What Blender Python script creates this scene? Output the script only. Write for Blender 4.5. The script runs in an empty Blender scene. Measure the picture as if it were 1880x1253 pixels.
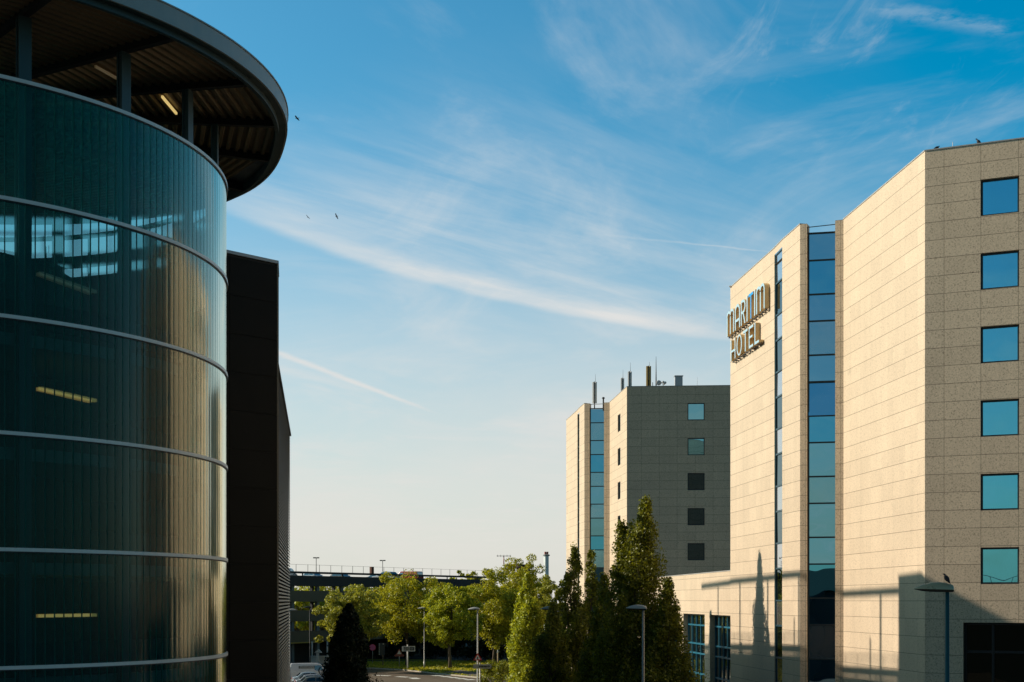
import bpy, bmesh, math, random
import numpy as np
from mathutils import Vector, Matrix

random.seed(7)
RNG = np.random.default_rng(11)
scene = bpy.context.scene
COL = scene.collection
EYE = 9.0                     # eye height above the street, metres
FOC = 2611.0                  # focal length in photo pixels (50 mm on 36 mm)


def at(px, py, d):            # a point of the photograph at a known distance
    return Vector(((px - 940) * d / FOC, d, EYE + (1103 - py) * d / FOC))


# ------------------------------------------------------------------ helpers
def tag(o, label=None, cat=None, group=None, kind=None):
    if label: o['label'] = label
    if cat: o['category'] = cat
    if group: o['group'] = group
    if kind: o['kind'] = kind
    return o


def empty(name, loc=(0, 0, 0), rz=0.0, label=None, cat=None, group=None):
    o = bpy.data.objects.new(name, None)
    o.empty_display_size = 0.3
    COL.objects.link(o)
    o.location = loc
    o.rotation_euler = (0, 0, rz)
    return tag(o, label, cat, group)


def dup(root, loc, rz=None, label=None, group=None):
    def cp(o, parent):
        c = o.copy()
        COL.objects.link(c)
        c.parent = parent
        for ch in list(o.children):
            cp(ch, c)
        return c
    r = cp(root, None)
    r.location = loc
    if rz is not None: r.rotation_euler = (0, 0, rz)
    if label: r['label'] = label
    if group: r['group'] = group
    return r


class MB:
    """collects faces and links them as ONE mesh object"""
    def __init__(s):
        s.v = []; s.f = []; s.mi = []; s.uv = []; s.sm = []

    def face(s, pts, mi=0, uv=None, smooth=False):
        n = len(s.v)
        s.v += [tuple(p) for p in pts]
        s.f.append(tuple(range(n, n + len(pts))))
        s.mi.append(mi); s.sm.append(smooth)
        s.uv.append(uv if uv else [(0, 0)] * len(pts))

    def faces(s, verts, faces, mi=0, smooth=False):
        n = len(s.v)
        s.v += [tuple(p) for p in verts]
        for f in faces:
            s.f.append(tuple(n + i for i in f)); s.mi.append(mi); s.sm.append(smooth)
            s.uv.append([(0, 0)] * len(f))

    def box(s, c, size, rz=0.0, mi=0, tilt=None):
        hx, hy, hz = size[0] / 2, size[1] / 2, size[2] / 2
        ca, sa = math.cos(rz), math.sin(rz)
        vs = []
        for dz in (-hz, hz):
            for dx, dy in ((-hx, -hy), (hx, -hy), (hx, hy), (-hx, hy)):
                p = Vector((dx, dy, dz))
                if tilt is not None: p = tilt @ p
                vs.append((c[0] + p.x * ca - p.y * sa, c[1] + p.x * sa + p.y * ca, c[2] + p.z))
        s.faces(vs, [(3, 2, 1, 0), (4, 5, 6, 7), (0, 1, 5, 4), (1, 2, 6, 5), (2, 3, 7, 6), (3, 0, 4, 7)], mi)

    def bar(s, a, b, w, h, mi=0, up=(0, 0, 1)):
        a = Vector(a); b = Vector(b)
        d = (b - a).normalized()
        u = Vector(up)
        r = d.cross(u)
        if r.length < 1e-4: r = d.cross(Vector((0, 1, 0)))
        r.normalize(); u = r.cross(d).normalized()
        vs = []
        for p in (a, b):
            for x, y in ((-1, -1), (1, -1), (1, 1), (-1, 1)):
                vs.append(p + r * (x * w / 2) + u * (y * h / 2))
        s.faces(vs, [(3, 2, 1, 0), (4, 5, 6, 7), (0, 1, 5, 4), (1, 2, 6, 5), (2, 3, 7, 6), (3, 0, 4, 7)], mi)

    def prism(s, poly, z0, z1, mi=0, top=True, bottom=True):
        n = len(poly)
        vs = [(p[0], p[1], z0) for p in poly] + [(p[0], p[1], z1) for p in poly]
        fs = [(i, (i + 1) % n, n + (i + 1) % n, n + i) for i in range(n)]
        if top: fs.append(tuple(range(n, 2 * n)))
        if bottom: fs.append(tuple(range(n - 1, -1, -1)))
        s.faces(vs, fs, mi)

    def tube(s, pts, radii, n=10, mi=0, cap=True, smooth=True):
        pts = [Vector(p) for p in pts]
        rings = []
        vs = []
        for i, p in enumerate(pts):
            d = (pts[min(i + 1, len(pts) - 1)] - pts[max(i - 1, 0)]).normalized()
            ref = Vector((0, 0, 1)) if abs(d.z) < 0.9 else Vector((1, 0, 0))
            u = d.cross(ref).normalized(); w = d.cross(u).normalized()
            r = radii[i] if hasattr(radii, '__len__') else radii
            for k in range(n):
                a = 2 * math.pi * k / n
                vs.append(p + u * (r * math.cos(a)) + w * (r * math.sin(a)))
        fs = []
        for i in range(len(pts) - 1):
            for k in range(n):
                a0 = i * n + k; a1 = i * n + (k + 1) % n
                fs.append((a0, a0 + n, a1 + n, a1))
        if cap:
            fs.append(tuple(range(n)))
            fs.append(tuple(range((len(pts) - 1) * n + n - 1, (len(pts) - 1) * n - 1, -1)))
        s.faces(vs, fs, mi, smooth)

    def lathe(s, prof, c=(0, 0, 0), n=24, mi=0, smooth=True):
        vs = []
        for r, z in prof:
            for k in range(n):
                a = 2 * math.pi * k / n
                vs.append((c[0] + r * math.cos(a), c[1] + r * math.sin(a), c[2] + z))
        fs = []
        for i in range(len(prof) - 1):
            for k in range(n):
                a0 = i * n + k; a1 = i * n + (k + 1) % n
                fs.append((a0, a1, a1 + n, a0 + n))
        s.faces(vs, fs, mi, smooth)

    def arc(s, c, r0, r1, z0, z1, a0, a1, n, mi=0, smooth=True, ends=True):
        """ring segment with rectangular section, angles in radians"""
        full = abs(a1 - a0) > 2 * math.pi - 1e-4
        vs = []
        m = n if full else n + 1
        for k in range(m):
            a = a0 + (a1 - a0) * k / n
            ca, sa = math.cos(a), math.sin(a)
            for r, z in ((r0, z0), (r1, z0), (r1, z1), (r0, z1)):
                r = r(a) if callable(r) else r
                vs.append((c[0] + r * ca, c[1] + r * sa, z))
        fs = []
        for k in range(n):
            p = 4 * k; q = 4 * ((k + 1) % m)
            for j in range(4):
                fs.append((p + j, q + j, q + (j + 1) % 4, p + (j + 1) % 4)[::-1])
        if not full and ends:
            fs.append((0, 1, 2, 3)); fs.append(tuple(4 * n + j for j in (3, 2, 1, 0)))
        s.faces(vs, fs, mi, False)

    def build(s, name, mat, parent=None, local=False, bevel=0.0, smooth_angle=None):
        me = bpy.data.meshes.new(name)
        off = Vector((0, 0, 0))
        if parent is not None and not local:
            p = parent
            while p is not None:
                off += Vector(p.location); p = p.parent
        me.from_pydata([tuple(Vector(v) - off) for v in s.v], [], s.f)
        mats = mat if isinstance(mat, (list, tuple)) else [mat]
        for m in mats: me.materials.append(m)
        me.polygons.foreach_set('material_index', s.mi)
        me.polygons.foreach_set('use_smooth', s.sm)
        ul = me.uv_layers.new(name='UVMap')
        flat = [c for u in s.uv for p in u for c in p]
        ul.data.foreach_set('uv', flat)
        me.update()
        o = bpy.data.objects.new(name, me)
        COL.objects.link(o)
        if parent is not None: o.parent = parent
        if bevel:
            md = o.modifiers.new('bevel', 'BEVEL'); md.width = bevel; md.segments = 2
            md.limit_method = 'ANGLE'; md.angle_limit = math.radians(40)
        return o


def wall(mb, P, Q, z0, z1, openings=(), reveal=0.25, u0=0.0, mi=0, rmi=None, sill=True):
    """vertical wall from P to Q (outside on the right hand), with openings (s0,s1,za,zb); uv in metres"""
    P = Vector((P[0], P[1])); Q = Vector((Q[0], Q[1]))
    L = (Q - P).length; d = (Q - P) / L; nin = Vector((-d.y, d.x))
    rmi = mi if rmi is None else rmi
    ss = sorted({0.0, L, *[min(max(o[0], 0), L) for o in openings], *[min(max(o[1], 0), L) for o in openings]})
    zs = sorted({z0, z1, *[o[2] for o in openings], *[o[3] for o in openings]})
    zs = [z for z in zs if z0 <= z <= z1]

    def pt(s, z, r=0.0):
        p = P + d * s + nin * r
        return (p.x, p.y, z)
    for i in range(len(ss) - 1):
        for j in range(len(zs) - 1):
            sc = (ss[i] + ss[i + 1]) / 2; zc = (zs[j] + zs[j + 1]) / 2
            if any(o[0] < sc < o[1] and o[2] < zc < o[3] for o in openings): continue
            a, b, c, e = ss[i], ss[i + 1], zs[j], zs[j + 1]
            mb.face([pt(a, c), pt(b, c), pt(b, e), pt(a, e)], mi,
                    [(u0 + a, c), (u0 + b, c), (u0 + b, e), (u0 + a, e)])
    for a, b, c, e in openings:
        r = reveal
        for q in ([pt(a, c), pt(a, e), pt(a, e, r), pt(a, c, r)], [pt(b, e), pt(b, c), pt(b, c, r), pt(b, e, r)],
                  [pt(a, e), pt(b, e), pt(b, e, r), pt(a, e, r)], [pt(b, c), pt(a, c), pt(a, c, r), pt(b, c, r)]):
            mb.face(q, rmi, [(u0 + a + .2, c + .1), (u0 + a + .2, c + .2), (u0 + a + .3, c + .2), (u0 + a + .3, c + .1)])
    return pt


# ------------------------------------------------------------------ materials
def new_mat(name):
    m = bpy.data.materials.new(name)
    m.use_nodes = True
    nt = m.node_tree
    nt.nodes.clear()
    out = nt.nodes.new('ShaderNodeOutputMaterial')
    return m, nt, out


class NT:
    """tiny node-writing helper"""
    def __init__(s, nt): s.nt = nt

    def n(s, t, **kw):
        nd = s.nt.nodes.new(t)
        for k, v in kw.items(): setattr(nd, k, v)
        return nd

    def link(s, a, b): s.nt.links.new(a, b)

    def setin(s, sock, v):
        if isinstance(v, bpy.types.NodeSocket): s.link(v, sock)
        else: sock.default_value = v

    def m(s, op, a, b=None, c=None, clamp=False):
        nd = s.n('ShaderNodeMath', operation=op); nd.use_clamp = clamp
        s.setin(nd.inputs[0], a)
        if b is not None: s.setin(nd.inputs[1], b)
        if c is not None: s.setin(nd.inputs[2], c)
        return nd.outputs[0]

    def mix(s, fac, a, b, mode='MIX'):
        nd = s.n('ShaderNodeMix', data_type='RGBA', blend_type=mode)
        s.setin(nd.inputs[0], fac); s.setin(nd.inputs[6], a); s.setin(nd.inputs[7], b)
        return nd.outputs[2]

    def smooth(s, x, lo, hi, o0=0.0, o1=1.0):
        nd = s.n('ShaderNodeMapRange', interpolation_type='SMOOTHSTEP')
        s.setin(nd.inputs[0], x)
        for i, v in ((1, lo), (2, hi), (3, o0), (4, o1)): s.setin(nd.inputs[i], v)
        return nd.outputs[0]

    def noise(s, vec, scale, detail=2.0, rough=0.5, dist=0.0):
        nd = s.n('ShaderNodeTexNoise')
        if vec is not None: s.link(vec, nd.inputs['Vector'])
        nd.inputs['Scale'].default_value = scale; nd.inputs['Detail'].default_value = detail
        nd.inputs['Roughness'].default_value = rough; nd.inputs['Distortion'].default_value = dist
        return nd.outputs['Fac']

    def mapping(s, vec, scale=(1, 1, 1), loc=(0, 0, 0), rot=(0, 0, 0)):
        nd = s.n('ShaderNodeMapping')
        s.link(vec, nd.inputs[0])
        nd.inputs['Location'].default_value = loc; nd.inputs['Rotation'].default_value = rot; nd.inputs['Scale'].default_value = scale
        return nd.outputs[0]


def rgb(r, g, b): return (r, g, b, 1.0)


def principled(name, color, rough=0.6, metal=0.0, var=0.12, vscale=3.0, bump=0.0, bscale=40.0, spec=0.5, emit=None, estr=0.0):
    """plain surface whose tone and gloss wander a little"""
    m, nt, out = new_mat(name)
    t = NT(nt)
    b = t.n('ShaderNodeBsdfPrincipled')
    tc = t.n('ShaderNodeTexCoord')
    f = t.noise(tc.outputs['Object'], vscale, 4.0, 0.6)
    k = t.m('MULTIPLY_ADD', f, 2 * var, 1.0 - var)
    c = t.mix(1.0, rgb(*color), rgb(1, 1, 1), 'MULTIPLY')
    cn = t.n('ShaderNodeVectorMath', operation='SCALE')
    cn.inputs[0].default_value = color
    t.link(k, cn.inputs['Scale'])
    t.link(cn.outputs[0], b.inputs['Base Color'])
    t.link(t.m('MULTIPLY_ADD', f, 0.2, max(0.02, rough - 0.1)), b.inputs['Roughness'])
    b.inputs['Metallic'].default_value = metal
    b.inputs['Specular IOR Level'].default_value = spec
    if bump:
        bn = t.n('ShaderNodeBump'); bn.inputs['Strength'].default_value = bump; bn.inputs['Distance'].default_value = 0.02
        t.link(t.noise(tc.outputs['Object'], bscale, 3.0), bn.inputs['Height'])
        t.link(bn.outputs[0], b.inputs['Normal'])
    if emit:
        b.inputs['Emission Color'].default_value = rgb(*emit); b.inputs['Emission Strength'].default_value = estr
    t.link(b.outputs[0], out.inputs[0])
    return m


def granite(name, base, ztop, pw=1.45, uoff=0.0, speck=1.0, vjoint=0.8):
    """speckled granite slabs, 0.745 m courses counted down from the parapet; joints are thin dark gaps"""
    m, nt, out = new_mat(name)
    t = NT(nt)
    b = t.n('ShaderNodeBsdfPrincipled')
    uv = t.n('ShaderNodeUVMap'); uv.uv_map = 'UVMap'
    sp = t.n('ShaderNodeSeparateXYZ'); t.link(uv.outputs[0], sp.inputs[0])
    cu = t.m('DIVIDE', t.m('ADD', sp.outputs[0], uoff + 100 * pw), pw)
    cv = t.m('DIVIDE', t.m('ADD', sp.outputs[1], -ztop + 60 * 0.745), 0.745)
    fu = t.m('FRACT', cu); fv = t.m('FRACT', cv)
    eu = t.m('MULTIPLY', t.m('MINIMUM', fu, t.m('SUBTRACT', 1.0, fu)), pw)
    ev = t.m('MULTIPLY', t.m('MINIMUM', fv, t.m('SUBTRACT', 1.0, fv)), 0.745)
    ju = t.smooth(eu, 0.014, 0.008); jv = t.smooth(ev, 0.014, 0.008)
    joint = t.m('MAXIMUM', t.m('MULTIPLY', ju, vjoint), jv)
    cell = t.n('ShaderNodeCombineXYZ'); t.link(t.m('FLOOR', cu), cell.inputs[0]); t.link(t.m('FLOOR', cv), cell.inputs[1])
    wn = t.n('ShaderNodeTexWhiteNoise', noise_dimensions='2D'); t.link(cell.outputs[0], wn.inputs['Vector'])
    tc = t.n('ShaderNodeTexCoord')
    P = tc.outputs['Object']
    n1 = t.noise(P, 16.0, 2.0, 0.8)
    n2 = t.noise(P, 5.5, 2.0, 0.6)
    n3 = t.noise(P, 0.35, 3.0, 0.6)
    dark = t.smooth(n1, 0.53, 0.66)
    lite = t.smooth(n1, 0.46, 0.34)
    c = t.mix(t.m('MULTIPLY', dark, 0.54 * speck), rgb(*base), rgb(base[0] * .26, base[1] * .23, base[2] * .22))
    c = t.mix(t.m('MULTIPLY', lite, 0.35 * speck), c, rgb(min(1, base[0] * 1.4), min(1, base[1] * 1.4), min(1, base[2] * 1.4)))
    vo = t.n('ShaderNodeTexVoronoi'); vo.inputs['Scale'].default_value = 2.1
    t.link(P, vo.inputs['Vector'])
    spot = t.m('MULTIPLY', t.smooth(vo.outputs['Distance'], 0.085, 0.05), t.smooth(n2, 0.57, 0.63))
    c = t.mix(t.m('MULTIPLY', spot, 0.75), c, rgb(base[0] * .12, base[1] * .11, base[2] * .1))
    # slow weathering, vertical wash marks, slab to slab tone
    st = t.noise(t.mapping(P, scale=(1.2, 1.2, 0.09)), 1.6, 3.0, 0.6)
    k = t.m('ADD', t.m('MULTIPLY', n3, 0.16), t.m('MULTIPLY', st, 0.18))
    k = t.m('ADD', k, t.m('MULTIPLY', wn.outputs['Value'], 0.09))
    c2 = t.n('ShaderNodeVectorMath', operation='SCALE'); t.link(c, c2.inputs[0]); t.link(t.m('ADD', k, 0.78), c2.inputs['Scale'])
    c = t.mix(t.m('MULTIPLY', joint, 0.72), c2.outputs[0], rgb(base[0] * .16, base[1] * .15, base[2] * .14))
    t.link(c, b.inputs['Base Color'])
    b.inputs['Roughness'].default_value = 0.7
    b.inputs['Specular IOR Level'].default_value = 0.25
    bn = t.n('ShaderNodeBump'); bn.inputs['Strength'].default_value = 0.5; bn.inputs['Distance'].default_value = 0.01
    bn.invert = True
    t.link(joint, bn.inputs['Height'])
    t.link(bn.outputs[0], b.inputs['Normal'])
    t.link(b.outputs[0], out.inputs[0])
    return m


def mirror_glass(name, tint=(.8, .92, 1.0), refl=0.6, body=(0.01, 0.016, 0.018), see=0.0, seecol=(.5, .6, .6), rough=0.004):
    """coated facade glass: strong reflection over a dark or see-through body"""
    m, nt, out = new_mat(name)
    t = NT(nt)
    g = t.n('ShaderNodeBsdfGlossy'); g.inputs['Color'].default_value = rgb(*tint); g.inputs['Roughness'].default_value = rough
    tc = t.n('ShaderNodeTexCoord')
    bn = t.n('ShaderNodeBump'); bn.inputs['Strength'].default_value = 0.12; bn.inputs['Distance'].default_value = 0.05
    t.link(t.noise(tc.outputs['Object'], 0.7, 1.0), bn.inputs['Height']); t.link(bn.outputs[0], g.inputs['Normal'])
    d = t.n('ShaderNodeBsdfDiffuse'); d.inputs['Color'].default_value = rgb(*body)
    bodysh = d.outputs[0]
    if see > 0:
        tr = t.n('ShaderNodeBsdfTransparent'); tr.inputs['Color'].default_value = rgb(*seecol)
        mx = t.n('ShaderNodeMixShader'); mx.inputs[0].default_value = see
        t.link(bodysh, mx.inputs[1]); t.link(tr.outputs[0], mx.inputs[2]); bodysh = mx.outputs[0]
    fr = t.n('ShaderNodeFresnel'); fr.inputs['IOR'].default_value = 1.5
    fac = t.m('MULTIPLY_ADD', fr.outputs[0], 1.0 - refl, refl, clamp=True)
    mx = t.n('ShaderNodeMixShader')
    t.link(fac, mx.inputs[0]); t.link(bodysh, mx.inputs[1]); t.link(g.outputs[0], mx.inputs[2])
    t.link(mx.outputs[0], out.inputs[0])
    return m


def leaf_mat(name, c1, c2, trans=0.45):
    m, nt, out = new_mat(name)
    t = NT(nt)
    gi = t.n('ShaderNodeNewGeometry')
    c = t.mix(gi.outputs['Random Per Island'], rgb(*c1), rgb(*c2))
    d = t.n('ShaderNodeBsdfDiffuse'); t.link(c, d.inputs['Color'])
    tr = t.n('ShaderNodeBsdfTranslucent')
    c3 = t.mix(1.0, c, rgb(1.25, 1.1, 0.55), 'MULTIPLY')
    t.link(c3, tr.inputs['Color'])
    mx = t.n('ShaderNodeMixShader'); mx.inputs[0].default_value = trans
    t.link(d.outputs[0], mx.inputs[1]); t.link(tr.outputs[0], mx.inputs[2])
    g = t.n('ShaderNodeBsdfGlossy'); g.inputs['Roughness'].default_value = 0.45; g.inputs['Color'].default_value = rgb(.6, .6, .55)
    m2 = t.n('ShaderNodeMixShader'); m2.inputs[0].default_value = 0.05
    t.link(mx.outputs[0], m2.inputs[1]); t.link(g.outputs[0], m2.inputs[2])
    t.link(m2.outputs[0], out.inputs[0])
    return m


def ground_mat(name, c1, c2, scale, rough=0.9, fine=60.0):
    m, nt, out = new_mat(name)
    t = NT(nt)
    b = t.n('ShaderNodeBsdfPrincipled')
    tc = t.n('ShaderNodeTexCoord')
    n1 = t.noise(tc.outputs['Object'], scale, 5.0, 0.6)
    n2 = t.noise(tc.outputs['Object'], fine, 2.0, 0.7)
    f = t.m('ADD', t.smooth(n1, 0.35, 0.65), t.m('MULTIPLY_ADD', n2, 0.6, -0.3), clamp=True)
    t.link(t.mix(f, rgb(*c1), rgb(*c2)), b.inputs['Base Color'])
    b.inputs['Roughness'].default_value = rough; b.inputs['Specular IOR Level'].default_value = 0.25
    bn = t.n('ShaderNodeBump'); bn.inputs['Strength'].default_value = 0.4; bn.inputs['Distance'].default_value = 0.03
    t.link(n2, bn.inputs['Height']); t.link(bn.outputs[0], b.inputs['Normal'])
    t.link(b.outputs[0], out.inputs[0])
    return m


# ------------------------------------------------------------------ camera, sun, sky
cam_d = bpy.data.cameras.new('camera')
cam_d.sensor_width = 36.0; cam_d.lens = 50.0; cam_d.sensor_fit = 'HORIZONTAL'
cam_d.shift_y = (1103 - 626.5) / 1880.0
cam_d.clip_start = 0.1; cam_d.clip_end = 6000.0
cam = bpy.data.objects.new('camera', cam_d)
COL.objects.link(cam)
cam.location = (0, 0, EYE); cam.rotation_euler = (math.radians(90), 0, 0)
scene.camera = cam

SUN_EL = math.radians(26.92)
SUN_AZ = math.atan2(-0.9736, 0.2284)          # from +Y towards +X
S = Vector((math.sin(SUN_AZ) * math.cos(SUN_EL), math.cos(SUN_AZ) * math.cos(SUN_EL), math.sin(SUN_EL)))
sun_d = bpy.data.lights.new('sun', 'SUN')
sun_d.energy = 4.6; sun_d.angle = math.radians(0.5); sun_d.color = (1.0, 0.89, 0.76)
sun = bpy.data.objects.new('sun', sun_d)
COL.objects.link(sun)
sun.location = (-60, 40, 60)
sun.rotation_euler = (-S).to_track_quat('-Z', 'Y').to_euler()

vs = scene.view_settings
vs.view_transform = 'Standard'; vs.look = 'None'; vs.gamma = 1.0; vs.use_curve_mapping = False
vs.exposure = 0.12


def make_world():
    w = bpy.data.worlds.new('World')
    scene.world = w
    w.use_nodes = True
    nt = w.node_tree
    nt.nodes.clear()
    t = NT(nt)
    out = t.n('ShaderNodeOutputWorld')
    bg = t.n('ShaderNodeBackground')
    tc = t.n('ShaderNodeTexCoord')
    sky = t.n('ShaderNodeTexSky', sky_type='NISHITA')
    sky.sun_disc = False
    sky.sun_elevation = SUN_EL; sky.sun_rotation = SUN_AZ % (2 * math.pi)
    sky.altitude = 50.0; sky.air_density = 1.0; sky.dust_density = 1.2; sky.ozone_density = 3.0
    # film-like teal rendering of the blue
    col = t.mix(1.0, sky.outputs[0], rgb(*SKY_TINT), 'MULTIPLY')
    hs = t.n('ShaderNodeHueSaturation')
    s0 = t.n('ShaderNodeSeparateXYZ'); t.link(tc.outputs['Generated'], s0.inputs[0])
    t.link(t.smooth(s0.outputs[0], -0.05, 0.34, 1.17, SKY_SAT), hs.inputs['Saturation'])
    t.link(col, hs.inputs['Color'])
    col = hs.outputs[0]
    # cirrus: laid out on a high flat cloud sheet, p = direction / height
    vec = tc.outputs['Generated']
    sp = t.n('ShaderNodeSeparateXYZ'); t.link(vec, sp.inputs[0])
    dz = t.m('MAXIMUM', sp.outputs[2], 0.03)
    px = t.m('DIVIDE', sp.outputs[0], dz); py = t.m('DIVIDE', sp.outputs[1], dz)
    cp = t.n('ShaderNodeCombineXYZ'); t.link(px, cp.inputs[0]); t.link(py, cp.inputs[1])
    P = cp.outputs[0]
    # axes along / across the main streak
    ux, uy = 0.6415, 0.767
    x0 = t.m('ADD', px, 0.715); y0 = t.m('ADD', py, -3.66)
    tt = t.m('ADD', t.m('MULTIPLY', x0, ux), t.m('MULTIPLY', y0, uy))
    aa = t.m('ADD', t.m('MULTIPLY', x0, uy), t.m('MULTIPLY', y0, -ux))
    q = t.m('ADD', t.m('DIVIDE', tt, 1.14), -1.0)
    curve = t.m('MULTIPLY', t.m('SUBTRACT', 1.0, t.m('MULTIPLY', q, q)), -0.161)
    w1 = t.noise(P, 1.7, 4.0, 0.6)
    dist = t.m('ADD', t.m('SUBTRACT', aa, curve), t.m('MULTIPLY_ADD', w1, 0.10, -0.05))
    fib = t.n('ShaderNodeCombineXYZ')
    t.link(t.m('MULTIPLY', tt, 0.55), fib.inputs[0]); t.link(t.m('MULTIPLY', aa, 2.4), fib.inputs[1])
    fibn = t.noise(fib.outputs[0], 1.5, 6.0, 0.62, 0.25)
    fibn2 = t.noise(fib.outputs[0], 5.0, 5.0, 0.6, 0.2)
    core = t.m('MULTIPLY', t.smooth(dist, -0.06, 0.03), t.smooth(dist, 0.30, 0.02))
    tail = t.m('MULTIPLY', t.smooth(dist, -0.05, 0.12), t.smooth(dist, 1.9, 0.15))
    ends = t.m('MULTIPLY', t.smooth(tt, -0.6, 0.25), t.smooth(tt, 3.4, 1.6))
    mcore = t.m('MULTIPLY', t.m('MULTIPLY', core, ends), t.m('MULTIPLY_ADD', fibn2, 0.55, 0.40))
    mtail = t.m('MULTIPLY', t.m('MULTIPLY', tail, ends), t.smooth(fibn, 0.28, 0.78))
    # loose cirrus veil over the rest
    warp = t.mapping(P, scale=(0.8, 0.42, 1), rot=(0, 0, 0.35))
    veil = t.smooth(t.noise(warp, 1.9, 7.0, 0.62, 0.7), 0.45, 0.80)
    # ragged streaks high to the right
    hi = t.m('MULTIPLY', t.smooth(px, 0.25, 0.5), t.smooth(py, 3.6, 2.5))
    whisp = t.smooth(t.noise(t.mapping(P, scale=(3.4, 1.0, 1), rot=(0, 0, -0.22)), 1.9, 7.0, 0.64, 0.9), 0.50, 0.78)
    mhi = t.m('MULTIPLY', hi, whisp)
    # ragged line of puffs
    nz = t.noise(P, 9.0, 5.0, 0.65)
    ln = t.m('ABSOLUTE', t.m('ADD', t.m('ADD', py, t.m('MULTIPLY', px, -0.36)), t.m('MULTIPLY_ADD', nz, 0.10, -2.235)))
    puff = t.m('MULTIPLY', t.m('MULTIPLY', t.smooth(ln, 0.05, 0.0), t.m('MULTIPLY', t.smooth(px, 0.58, 0.64), t.smooth(px, 0.92, 0.84))), t.smooth(nz, 0.38, 0.62))

    def trail(ax, ay, bx, by, width, fade0, fade1):
        L = math.hypot(bx - ax, by - ay); dx, dy = (bx - ax) / L, (by - ay) / L
        ex = t.m('ADD', px, -ax); ey = t.m('ADD', py, -ay)
        s_ = t.m('ADD', t.m('MULTIPLY', ex, dx), t.m('MULTIPLY', ey, dy))
        a_ = t.m('ABSOLUTE', t.m('ADD', t.m('ADD', t.m('MULTIPLY', ex, dy), t.m('MULTIPLY', ey, -dx)), t.m('MULTIPLY_ADD', nz, 0.04, -0.02)))
        wd = t.m('MULTIPLY_ADD', s_, -width * 0.35 / L, width)
        k = t.smooth(a_, wd, 0.0)
        return t.m('MULTIPLY', k, t.m('MULTIPLY', t.smooth(s_, -0.4, 0.1), t.smooth(s_, L * 1.02, L * 0.55, 0.0, 1.0)))
    ctr = trail(-0.945, 5.74, -0.37, 7.725, 0.055, 0, 0)
    ctr2 = trail(0.49, 3.98, 0.80, 4.10, 0.016, 0, 0)
    tot = t.m('ADD', t.m('MULTIPLY', mcore, 0.60), t.m('MULTIPLY', mtail, 0.55))
    tot = t.m('ADD', tot, t.m('MULTIPLY', veil, 0.40))
    tot = t.m('ADD', tot, t.m('MULTIPLY', mhi, 0.34))
    tot = t.m('ADD', tot, t.m('MULTIPLY', puff, 0.20))
    tot = t.m('ADD', tot, t.m('MULTIPLY', ctr, 0.75))
    tot = t.m('ADD', tot, t.m('MULTIPLY', ctr2, 0.22), clamp=True)
    above = t.smooth(sp.outputs[2], 0.0, 0.06)
    tot = t.m('MULTIPLY', tot, above)
    col = t.mix(tot, col, rgb(*CLOUD_COL))
    # thin milky air low over the horizon
    mlk = t.smooth(sp.outputs[2], 0.34, 0.02)
    mn = t.m('MULTIPLY_ADD', t.noise(t.mapping(vec, scale=(2.0, 2.0, 7.0)), 2.2, 5.0, 0.6), 0.5, 0.72)
    gm = t.n('ShaderNodeVectorMath', operation='DOT_PRODUCT'); t.link(vec, gm.inputs[0]); gm.inputs[1].default_value = (-.5, .866, 0)
    mlk = t.m('MULTIPLY', mlk, t.smooth(gm.outputs['Value'], -0.8, 0.3, 0.25, 1.0))
    # soft torn layer low over the trees
    low = t.smooth(t.noise(t.mapping(vec, scale=(2.6, 2.6, 13.0), rot=(0, 0.10, 0)), 2.0, 6.0, 0.6, 0.6), 0.46, 0.72)
    low = t.m('MULTIPLY', low, t.m('MULTIPLY', t.smooth(sp.outputs[2], 0.03, 0.10), t.smooth(sp.outputs[2], 0.25, 0.13)))
    col = t.mix(t.m('MULTIPLY', low, 0.55), col, rgb(*CLOUD_COL))
    col = t.mix(t.m('MULTIPLY', t.m('MULTIPLY', mlk, mn), MILK, clamp=True), col, rgb(*MILK_COL))
    # sky dimmed overhead and behind the camera to cut fill on shaded faces
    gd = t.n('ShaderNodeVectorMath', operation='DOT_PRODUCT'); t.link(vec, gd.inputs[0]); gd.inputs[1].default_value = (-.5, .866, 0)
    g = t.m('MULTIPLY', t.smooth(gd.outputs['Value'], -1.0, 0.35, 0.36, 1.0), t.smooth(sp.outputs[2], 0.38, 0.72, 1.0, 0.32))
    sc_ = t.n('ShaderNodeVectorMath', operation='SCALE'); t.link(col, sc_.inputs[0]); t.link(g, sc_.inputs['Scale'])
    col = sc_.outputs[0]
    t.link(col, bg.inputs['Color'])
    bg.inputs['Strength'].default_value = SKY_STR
    t.link(bg.outputs[0], out.inputs[0])


SKY_STR = 0.136
SKY_TINT = (0.70, 1.07, 1.01)
SKY_SAT = 1.34
CLOUD_COL = (4.9, 5.1, 5.15)
MILK_COL = (5.4, 5.1, 4.8)
MILK = 0.9
make_world()
# ------------------------------------------------------------------ hotel: two granite towers and the low wing between them
H_TOP = EYE + 18.61
W_BASE = (0.66, 0.52, 0.36)
M_GRAN_FRONT = granite('granite_front', W_BASE, H_TOP, 1.45, 0.68)
M_GRAN_SIDE = granite('granite_side', W_BASE, H_TOP, 1.45, 0.0, 0.6, 0.18)
M_GRAN_FAR = granite('granite_far', W_BASE, H_TOP, 1.55, 0.3)
M_GRAN_WING = granite('granite_wing', W_BASE, H_TOP, 1.95, 0.0, 0.6, 0.25)
M_FRAME = principled('window_frame_dark', (0.012, 0.02, 0.024), 0.4, var=.05)
M_FRAME_TEAL = principled('window_frame_teal', (0.014, 0.14, 0.21), 0.35, var=.08)
M_FRAME_STRIP = principled('window_frame_petrol', (0.012, 0.05, 0.065), 0.35, var=.08)
M_COPING = principled('coping_metal', (0.42, 0.40, 0.36), 0.5, 0.3)
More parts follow.
